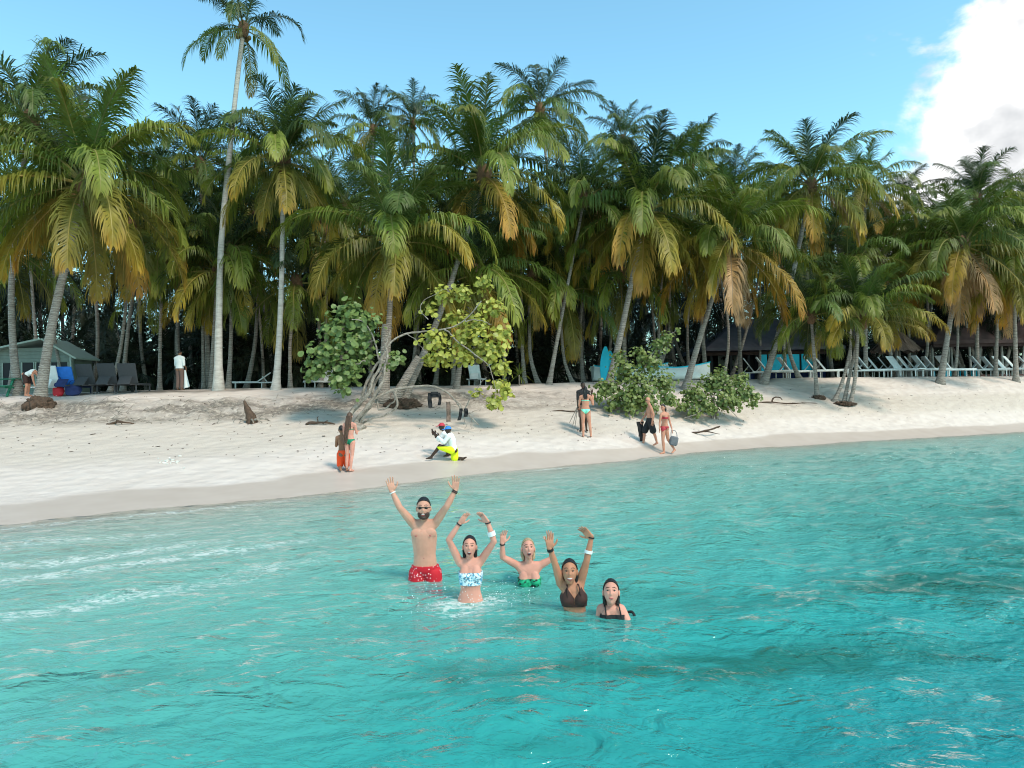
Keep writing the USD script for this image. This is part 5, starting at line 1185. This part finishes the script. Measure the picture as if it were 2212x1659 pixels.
bracelet(t, J["wrL"], J["elL"], .04, .030, "cloth_black"); bracelet(t, J["wrL"], J["elL"], .12, .031, "cloth_black"); bracelet(t, J["wrR"], J["elR"], .02, .028, "cloth_black"); bracelet(t, J["wrR"], J["elR"], .62, .038, "cloth_white", w=.03, name="wristband")

o, q, zg = bather(1326, 1344, 219)
J = dict(head=q(1320, 1279, -.04), neck=q(1321, 1312, .02), chest=q(1324, 1335, .02), pelvis=q(1332, 1396, .08), shL=q(1300, 1319, .03), elL=q(1292, 1358, .02), wrL=q(1300, 1390, -.12), shR=q(1342, 1318, .0), elR=q(1356, 1345, -.10), wrR=q(1366, 1366, -.30))
t, k = person("dark haired woman in a black bikini low in the water, arms down, lips pursed", o, under(J, zg), fem=True, sk="skin_rosy", h=1.0, head=(20, -8), hs=1.02, hands={"L": ((0.1, -.6, -.6), (0, -1, .5)), "R": ((.1, -.7, -.5), (-.3, -.4, -1))})
face(t, k, "purse"); hair(t, k, "hair_black", "long", .22, back=(.06, .1), wet=True)
c = k["c"]
garment(t, "bikini_top", k["trunk"](.010)[0:1] + k["trunk"](.011)[3:], "cloth_black", [(c + [0, 0, .045], (0, 0, -1)), (c + [0, 0, -.07], (0, 0, 1))])
for s_ in (-1, 1): part(t, "strap", tube(spline([k["L"](c, (s_ * .074, -.112, .03)), k["L"](c, (s_ * .070, -.098, .095)), k["L"](c, (s_ * .066, -.068, .150)), k["nb"] + [s_ * .070, .0, .005], k["nb"] + [s_ * .066, .05, .0]], 8), .0075, 5), "cloth_black", True)
for s_ in (-1, 1): part(t, "tie", tube(spline([k["L"](c, (s_ * .13, .06, -.03)), k["L"](c, (s_ * .20, .03, .0)), k["L"](c, (s_ * .22, 0, -.05))], 8), .014, 5), "cloth_black", True)
garment(t, "bikini_bottom", [ell(k["p"], np.array([.162, .108, .09]), k["T"])], "cloth_black", [(k["p"] + [0, 0, .04], (0, 0, -1))])

# splash round the woman in the flowered bandeau
sr = np.random.default_rng(8); drops = []
ic = trimesh.creation.icosphere(1, 1.0)
oo = P(1016, 1305, F / 200); oo[2] = 0
for k_ in range(300):
    a = sr.uniform(0, 6.28); r = abs(sr.normal(0, .36)) + .12; hgt = abs(sr.normal(0, .10)) * math.exp(-r * .8)
    rad = sr.uniform(.0015, .004) if sr.random() < .92 else sr.uniform(.004, .007)
    drops.append((np.array(ic.vertices) * rad * [1, 1, sr.uniform(.8, 1.7)] + oo + [r * math.cos(a) * 1.25 + .02, r * math.sin(a), hgt + .01], ic.faces))
for k_ in range(90):
    a = sr.normal(0, .55) + (0 if k_ % 2 else math.pi); r = sr.uniform(.25, .75)
    drops.append((np.array(ic.vertices) * sr.uniform(.002, .005) + oo + [r * math.cos(a), r * math.sin(a) * .6 - .1, .30 * math.sin(math.pi * min(1, r / .8)) * sr.random()], ic.faces))
mat("water_drop", {"p": ("principled_bsdf", {"base_color": (0.75, 0.80, 0.80), "roughness": 0.12, "specular_ior_level": 0.6})}, [], "p.BSDF")
single("splash", "white drops of water thrown up round the woman in the flowered bandeau", "splash", join(drops), "water_drop", True, kind="stuff")

# --- people on the beach and the terrace
def stand(h=1.0, **over):
    J = dict(head=(0, -.01, 1.665), neck=(0, .02, 1.49), chest=(0, .0, 1.29), pelvis=(0, .01, .955), shL=(-.175, .02, 1.42), shR=(.175, .02, 1.42), elL=(-.225, .04, 1.13), elR=(.225, .04, 1.13), wrL=(-.235, -.04, .88), wrR=(.235, -.04, .88),
             hipL=(-.085, .01, .90), hipR=(.085, .01, .90), kneeL=(-.095, -.01, .49), kneeR=(.095, -.01, .49), ankL=(-.10, .03, .075), ankR=(.10, .03, .075), toeL=(-.12, -.14, .02), toeR=(.12, -.14, .02))
    J.update(over)
    return {a: np.array(b, float) * h for a, b in J.items()}
def turn(J, deg): R = rz(math.radians(deg)); return {a: R @ b for a, b in J.items()}
def bikini(t, k, m, top=True):
    p, c = k["p"], k["c"]; T = k["T"]; h = k["h"]
    garment(t, "bikini_bottom", [ell(p, np.array([.160, .108, .09]) * h, T)] + k["leg"]("L", .008, .22) + k["leg"]("R", .008, .22) + [ell(k["L"](p, (s_ * .072, .052, -.045)), np.array([.084, .076, .085]) * h, T) for s_ in (-1, 1)], m,
            [(p + [0, 0, .035 * h], (0, 0, -1)), (p + [0, 0, -.15 * h], T @ np.array([.95, 0, 1])), (p + [0, 0, -.15 * h], T @ np.array([-.95, 0, 1]))])
    if top: garment(t, "bikini_top", k["trunk"](.009)[0:1] + k["trunk"](.010)[3:], m, [(c + [0, 0, .03], (0, 0, -1)), (c + [0, 0, -.04], (0, 0, 1))])

# long haired woman with the kneeling companion
b = G(757, 19.3)
h = 1.65 / 1.79
J = turn(stand(h, elR=(.22, -.06, 1.14), wrR=(.10, -.22, 1.20), elL=(-.20, -.05, 1.15), wrL=(-.08, -.24, 1.18), ankL=(-.03, .06, .075), kneeL=(-.06, -.0, .49), toeL=(-.04, -.11, .02)), 168)
t, k = person("woman with very long brown hair and green bikini seen from behind", b, J, yaw=168, fem=True, sk="skin_rosy", h=h, hs=.95, detail=False, hands={"L": ((0.2, .9, .2), (0, 0, 1)), "R": ((-.2, .9, .2), (0, 0, 1))})
hair(t, k, "hair_brown", "long", .74, back=(.10, .16)); bikini(t, k, "cloth_green", False)
garment(t, "bikini_string", k["trunk"](.006)[0:1], "cloth_green", [(k["c"] + [0, 0, .01], (0, 0, -1)), (k["c"] + [0, 0, -.012], (0, 0, 1))])
b = G(742, 19.6)
h = .95
J = dict(head=(.05, -.03, 1.18), neck=(.02, .02, 1.02), chest=(0, .02, .84), pelvis=(0, .03, .50), shL=(-.17, .02, .95), shR=(.17, .02, .95), elL=(-.21, .0, .68), elR=(.2, -.1, .70), wrL=(-.12, -.12, .50), wrR=(.1, -.25, .85), hipL=(-.085, .02, .45), hipR=(.085, .02, .45), kneeL=(-.10, -.04, .07), kneeR=(.10, -.04, .07), ankL=(-.09, .36, .06), ankR=(.09, .36, .06), toeL=(-.09, .48, .03), toeR=(.09, .48, .03))
J = turn({a: np.array(v_) * h for a, v_ in J.items()}, 195)
t, k = person("person in bright orange shorts kneeling on the sand in front of the long haired woman", b, J, yaw=195, sk="skin_brown", h=h, detail=False, hands={"L": (J["wrL"] - J["elL"], (0, 1, 0))})
hair(t, k, "hair_black", "short")
garment(t, "shorts", k["trunk"](.016)[1:2] + k["leg"]("L", .02, .80, .012) + k["leg"]("R", .02, .80, .012) + [ell(k["p"], (.165, .118, .10), k["T"])], "cloth_orange", [(k["p"] + [0, 0, .07], (0, 0, -1))])

# kneeling photographer and the one beside him
def kneeler(label, px, d, s, pts, capm, shirt, shorts, sk, h=1.0, dy=0.0):
    b = G(px, d); bp = proj(b)
    q = lambda x, y, z_=0.0: np.array([(x - bp[0]) / s, z_ + dy, (bp[1] - y) / s])
    J = {a: q(*v_) for a, v_ in pts.items()}
    for a in list(J):
        if a.startswith(("ank", "toe", "knee")): J[a][2] = max(J[a][2], .06 if a[0] != "t" else .02)
    t, k = person(label, b, J, yaw=-70, sk=sk, h=h, detail=False, head=(-6, 0), hands={"L": ((-.7, -.2, .5), (0, -1, 0)), "R": ((-.7, .1, .5), (0, 1, 0))})
    cp = ell(k["hd"] + [0, 0, .035], np.array([.092, .108, .095]), k["Hr"])
    nr = np.array([0, 0, 1.0]); cp = cp.trim_by_plane(nr.tolist(), float(k["hd"][2] + .035))
    c_ = part(t, "cap", arr(cp), capm, 45)
    part(c_, "brim", arr(hull(ell(k["hd"] + k["Hr"] @ np.array([0, -.10, .045]), (.05, .05, .008)), ell(k["hd"] + k["Hr"] @ np.array([0, -.155, .035]), (.045, .045, .006)))), capm, True)
    garment(t, "shirt", k["trunk"](.022) [:3] + k["arm"]("L", .018) + k["arm"]("R", .018), shirt, [(k["p"] + [0, 0, -.04], (0, 0, 1))])
    garment(t, "shorts", [ell(k["p"], (.165, .12, .10), k["T"])] + k["leg"]("L", .03, .9, .03) + k["leg"]("R", .03, .9, .03), shorts, [(k["p"] + [0, 0, .09], (0, 0, -1))])
    w_ = (J["wrL"] + J["wrR"]) / 2
    ph = part(t, "phone", box(.03, .14, .20, w_ + [-.10, 0, .07], ry(-.15), .006), "cloth_black", label="dark phone held up in both hands")
    return t
kneeler("photographer in white shirt, neon yellow shorts and blue cap kneeling on one knee", 974, 21.2, 70.5,
        dict(head=(969, 929, -.02), neck=(974, 939), chest=(976, 950), pelvis=(979, 970), shL=(970, 942, -.17), shR=(975, 942, .17), elL=(961, 955, -.18), elR=(962, 955, .15), wrL=(948, 943, -.08), wrR=(948, 944, .08), hipL=(976, 972, -.10), hipR=(981, 973, .10), kneeL=(951, 962, -.12), kneeR=(982, 995, .08), ankL=(932, 986, -.12), ankR=(1000, 992, .10), toeL=(923, 989, -.13), toeR=(1006, 989, .10)), "cap_blue", "cloth_white", "cloth_yellow", "skin_dark")
kneeler("crouching person in a red cap close behind the kneeling photographer", 972, 21.75, 68.5,
        dict(head=(955, 922, .0), neck=(962, 934), chest=(968, 947), pelvis=(976, 966), shL=(960, 937, -.15), shR=(964, 938, .15), elL=(950, 950, -.16), elR=(952, 950, .14), wrL=(942, 937, -.06), wrR=(942, 938, .08), hipL=(974, 968, -.09), hipR=(978, 968, .09), kneeL=(960, 962, -.14), kneeR=(962, 962, .14), ankL=(968, 984, -.10), ankR=(970, 984, .10), toeL=(960, 987, -.11), toeR=(962, 987, .11)), "cap_red", "cloth_white", "cloth_white", "skin_dark", h=.93)

# pair by the bush: woman in mint bikini, dark companion with sticks
b = G(1266, 25.0); h = 1.84 / 1.79
J = turn(stand(h, elR=(.27, -.03, 1.14), wrR=(.30, -.22, 1.36), elL=(-.22, -.04, 1.15), wrL=(-.17, -.20, 1.0), ankR=(.17, .02, .075), kneeR=(.13, 0, .49), toeR=(.19, -.13, .02), hipR=(.085, 0, .90)), 182)
J = {a: v_ * [-1, 1, 1] for a, v_ in turn(J, -182).items()}; J = {a.replace("L", "#").replace("R", "L").replace("#", "R") if a[-1] in "LR" else a: v_ for a, v_ in J.items()}; J = turn(J, 182)
J = turn(stand(h, elL=(-.27, -.03, 1.14), wrL=(-.30, -.22, 1.36), elR=(.22, -.04, 1.15), wrR=(.17, -.20, 1.0), ankL=(-.17, .02, .075), kneeL=(-.13, 0, .49), toeL=(-.19, -.13, .02)), 182) if False else turn(stand(h, elR=(.27, -.03, 1.14), wrR=(.30, -.22, 1.36), elL=(-.22, -.04, 1.15), wrL=(-.17, -.20, 1.0), ankR=(.17, .02, .075), kneeR=(.13, 0, .49), toeR=(.19, -.13, .02)), 178)
J = {a: (v_ * [-1, 1, 1]) for a, v_ in J.items()}
J = {(a[:-1] + {"L": "R", "R": "L"}[a[-1]]) if a[-1] in "LR" else a: v_ for a, v_ in J.items()}
t, k = person("dark haired woman in a mint green bikini seen from behind beside the tall bush", b, J, yaw=178, fem=True, sk="skin_red", h=h, build=1.05, detail=False, hands={"L": ((.1, .4, .9), (0, 1, 0)), "R": ((0, .8, -.3), (0, 0, 1))})
hair(t, k, "hair_black", "long", .30); bikini(t, k, "cloth_mint", False)
garment(t, "bikini_string", k["trunk"](.006)[0:1], "cloth_mint", [(k["c"] + [0, 0, .01], (0, 0, -1)), (k["c"] + [0, 0, -.014], (0, 0, 1))])
b = G(1261, 25.6); h = 1.02
J = stand(h, elL=(-.20, -.06, 1.15), wrL=(-.22, -.22, .93), elR=(.24, -.05, 1.15), wrR=(.30, -.16, 1.38))
t, k = person("dark skinned person in dark clothes half hidden behind the woman in the mint bikini", b, J, yaw=0, sk="skin_dark", h=h, detail=False, hands={"L": ((0, -.3, -1), (1, 0, 0)), "R": ((0, -.2, 1), (0, -1, 0))})
hair(t, k, "hair_black", "short"); face(t, k, "purse")
garment(t, "shirt", k["trunk"](.018)[:3] + k["arm"]("L", .014)[:2] + k["arm"]("R", .014)[:2], "cloth_black", [(k["p"] + [0, 0, -.02], (0, 0, 1))])
garment(t, "shorts", [ell(k["p"], (.17, .12, .10), k["T"])] + k["leg"]("L", .02, .8, .01) + k["leg"]("R", .02, .8, .01), "trousers_brown", [(k["p"] + [0, 0, .05], (0, 0, -1))])
wl_ = b + J["wrL"]
for k_, dv in enumerate(((-.32, .0, -.62), (-.22, -.1, -.75), (-.12, .05, -.80))):
    dv = np.array(dv)
    single("walking_stick", ("thin pale stick in the hand behind the mint bikini woman, the most slanted", "thin pale stick in the hand behind the mint bikini woman, the middle one", "thin pale stick in the hand behind the mint bikini woman, the steepest one")[k_], "stick", tube(np.array([wl_ - dv * .25, wl_ + dv * .4, wl_ + dv]), .012, 5), "bark_grey", True)

# strolling couple at the water's edge
b = G(1405, 25.4); h = 1.80 / 1.79
J = stand(h)
J.update({a: np.array(v_, float) * h for a, v_ in dict(head=(-.06, 0, 1.66), neck=(-.01, .01, 1.49), chest=(0, 0, 1.29), shL=(.0, -.19, 1.42), shR=(.02, .19, 1.42), elL=(.09, -.24, 1.14), wrL=(.04, -.24, .90), elR=(-.10, .22, 1.14), wrR=(-.25, .18, .95), hipL=(0, -.09, .90), hipR=(0, .09, .90),
     kneeL=(.10, -.10, .50), ankL=(.22, -.10, .12), toeL=(.09, -.10, .025), kneeR=(-.20, .10, .50), ankR=(-.24, .10, .085), toeR=(-.38, .10, .05)).items()})
t, k = person("shaven headed man in black shorts walking left along the water's edge", b, J, yaw=-78, sk="skin_red", h=h, build=1.04, detail=False, head=(-6, 18), hands={"L": ((-.1, 0, -1), (-.3, 1, 0)), "R": ((-.3, 0, -1), (0, -1, 0))})
face(t, k, "purse", True)
garment(t, "shorts", k["trunk"](.014)[1:2] + [ell(k["p"], (.17, .125, .10), k["T"])] + k["leg"]("L", .028, .85, .035) + k["leg"]("R", .028, .85, .035), "cloth_black", [(k["p"] + [0, 0, .06], (0, 0, -1))])
q_ = b + J["wrR"] + [0.02, 0, -.12]
th = np.linspace(0, 1, 9)
tt = thing("beach_towel", "long black towel hanging from the hand of the man in black shorts", "towel", q_)
for k_, (dx, L_) in enumerate(((0, .62), (-.07, .72), (-.13, .55))):
    p_ = np.stack([dx - .06 * np.sin(th * 3 + k_), .03 * np.sin(th * 5 + k_), .05 - L_ * th], 1); w_ = (.05 + .05 * th)[:, None] * np.array([1, .3, 0])
    v = np.concatenate([p_ - w_, p_ + w_ * .2 + [0, -.03, 0], p_ + w_]); f = []
    for c_ in range(2):
        for i_ in range(8): f += [[c_ * 9 + i_, c_ * 9 + 9 + i_, c_ * 9 + 10 + i_], [c_ * 9 + i_, c_ * 9 + 10 + i_, c_ * 9 + 1 + i_]]
    part(tt, "fold", (v, np.array(f)), "cloth_black", True)
b = G(1437, 24.75); h = 1.79 / 1.79
J = {a: np.array(v_, float) * h for a, v_ in stand(h).items()}
J.update({a: np.array(v_, float) * h for a, v_ in dict(head=(-.05, -.02, 1.65), shL=(-.14, -.10, 1.41), shR=(.14, .08, 1.42), elL=(-.20, -.12, 1.13), wrL=(-.22, -.18, .92), elR=(.21, .08, 1.13), wrR=(.26, .0, .88), hipL=(-.06, -.05, .90), hipR=(.06, .05, .90), kneeL=(-.09, -.08, .49), ankL=(-.06, -.06, .075), toeL=(-.20, -.12, .02), kneeR=(.13, .06, .50), ankR=(.36, .10, .14), toeR=(.26, .06, .03)).items()})
t, k = person("dark haired woman in a red bikini walking beside the man in black shorts", b, J, yaw=-35, fem=True, sk="skin_red", h=h, detail=False, head=(-8, -10), hands={"L": ((-.1, -.1, -1), (1, 0, 0)), "R": ((.1, -.1, -1), (-1, 0, 0))})
face(t, k, "purse"); hair(t, k, "hair_black", "long", .30); bikini(t, k, "cloth_red")
q_ = b + J["wrR"] + [.05, -.03, -.42]
tt = thing("shoulder_bag", "grey bag hanging from the hand of the woman in the red bikini", "bag", q_)
part(tt, "body", box(.30, .12, .34, (0, 0, 0), ry(.2), .05), "bag_grey", 40)
part(tt, "strap", tube(spline([(-.10, 0, .15), (-.06, 0, .38), (.02, 0, .38), (.12, 0, .15)], 10), .012, 5), "bag_grey", True)

# man with white shirt on the terrace
b = G(389, 31.3); h = 1.80 / 1.79
J = turn(stand(h, elR=(.22, -.02, 1.13), wrR=(.22, -.10, .90), wrL=(-.20, -.16, 1.0)), 170)
t, k = person("man in a white shirt and long brown trousers walking under the palms on the terrace", b, J, yaw=170, sk="skin_brown", h=h, build=1.08, detail=False, hands={"L": ((0, 0, -1), (1, 0, 0)), "R": ((0, 0, -1), (-1, 0, 0))})
hair(t, k, "hair_black", "short")
garment(t, "shirt", k["trunk"](.035)[:3] + k["arm"]("L", .022)[:2] + k["arm"]("R", .022)[:2], "cloth_white", [(k["p"] + [0, 0, .02], (0, 0, 1))])
garment(t, "trousers", k["trunk"](.014)[1:2] + [ell(k["p"], (.17, .125, .10), k["T"])] + limbs((J["hipL"], .11), (J["kneeL"], .085), (J["ankL"] + [0, 0, .06], .075)) + limbs((J["hipR"], .11), (J["kneeR"], .085), (J["ankR"] + [0, 0, .06], .075)), "trousers_brown", [(k["p"] + [0, 0, .06], (0, 0, -1))])
tt = thing("white_cloth", "white cloth hanging from the hand of the man in the white shirt", "cloth", b + [.27, -.08, .90])
n = 10; u = np.linspace(0, 1, n); vv = []
for a in np.linspace(-1, 1, 7): vv.append(np.stack([a * (.03 + .13 * u) + .07 * u, .05 * np.sin(a * 5) * u, -.80 * u + .05 * a * u], 1))
v = np.concatenate(vv); f = []
for c_ in range(6):
    for i_ in range(n - 1): f += [[c_ * n + i_, c_ * n + n + i_, c_ * n + n + i_ + 1], [c_ * n + i_, c_ * n + n + i_ + 1, c_ * n + i_ + 1]]
part(tt, "fabric", (v, np.array(f)), "cloth_white", True)
# person bending over beside the left palm
b = G(60, 28.9); h = .98
J = {a: np.array(v_, float) * h for a, v_ in dict(head=(.50, -.02, .92), neck=(.36, 0, 1.02), chest=(.22, 0, 1.04), pelvis=(-.06, 0, .92), shL=(.30, .17, .98), shR=(.30, -.17, .98), elL=(.34, .18, .70), wrL=(.36, .10, .44), elR=(.36, -.18, .70), wrR=(.38, -.10, .44), hipL=(-.06, .09, .87), hipR=(-.06, -.09, .87), kneeL=(.0, .10, .46), kneeR=(.03, -.10, .46), ankL=(-.06, .10, .075), ankR=(-.03, -.10, .075), toeL=(.10, .11, .02), toeR=(.13, -.11, .02)).items()}
t, k = person("person in a white top and dark shorts bending down behind the left palm trunk", b, J, yaw=90, sk="skin_red", h=h, detail=False, head=(-50, 0), hands={"L": ((.2, 0, -1), (0, -1, 0)), "R": ((.2, 0, -1), (0, 1, 0))})
hair(t, k, "hair_brown", "short")
garment(t, "top", k["trunk"](.016)[:3], "cloth_white", [(k["p"] + [.05, 0, 0], (1, 0, .25)), (k["nb"] + [-.03, 0, 0], (-1, 0, 0))])
garment(t, "shorts", k["trunk"](.014)[1:2] + [ell(k["p"], (.165, .12, .10), k["T"])] + k["leg"]("L", .02, .6, .015) + k["leg"]("R", .02, .6, .015), "cloth_brown", [(k["p"] + [.08, 0, .06], (-1, 0, -.3))])
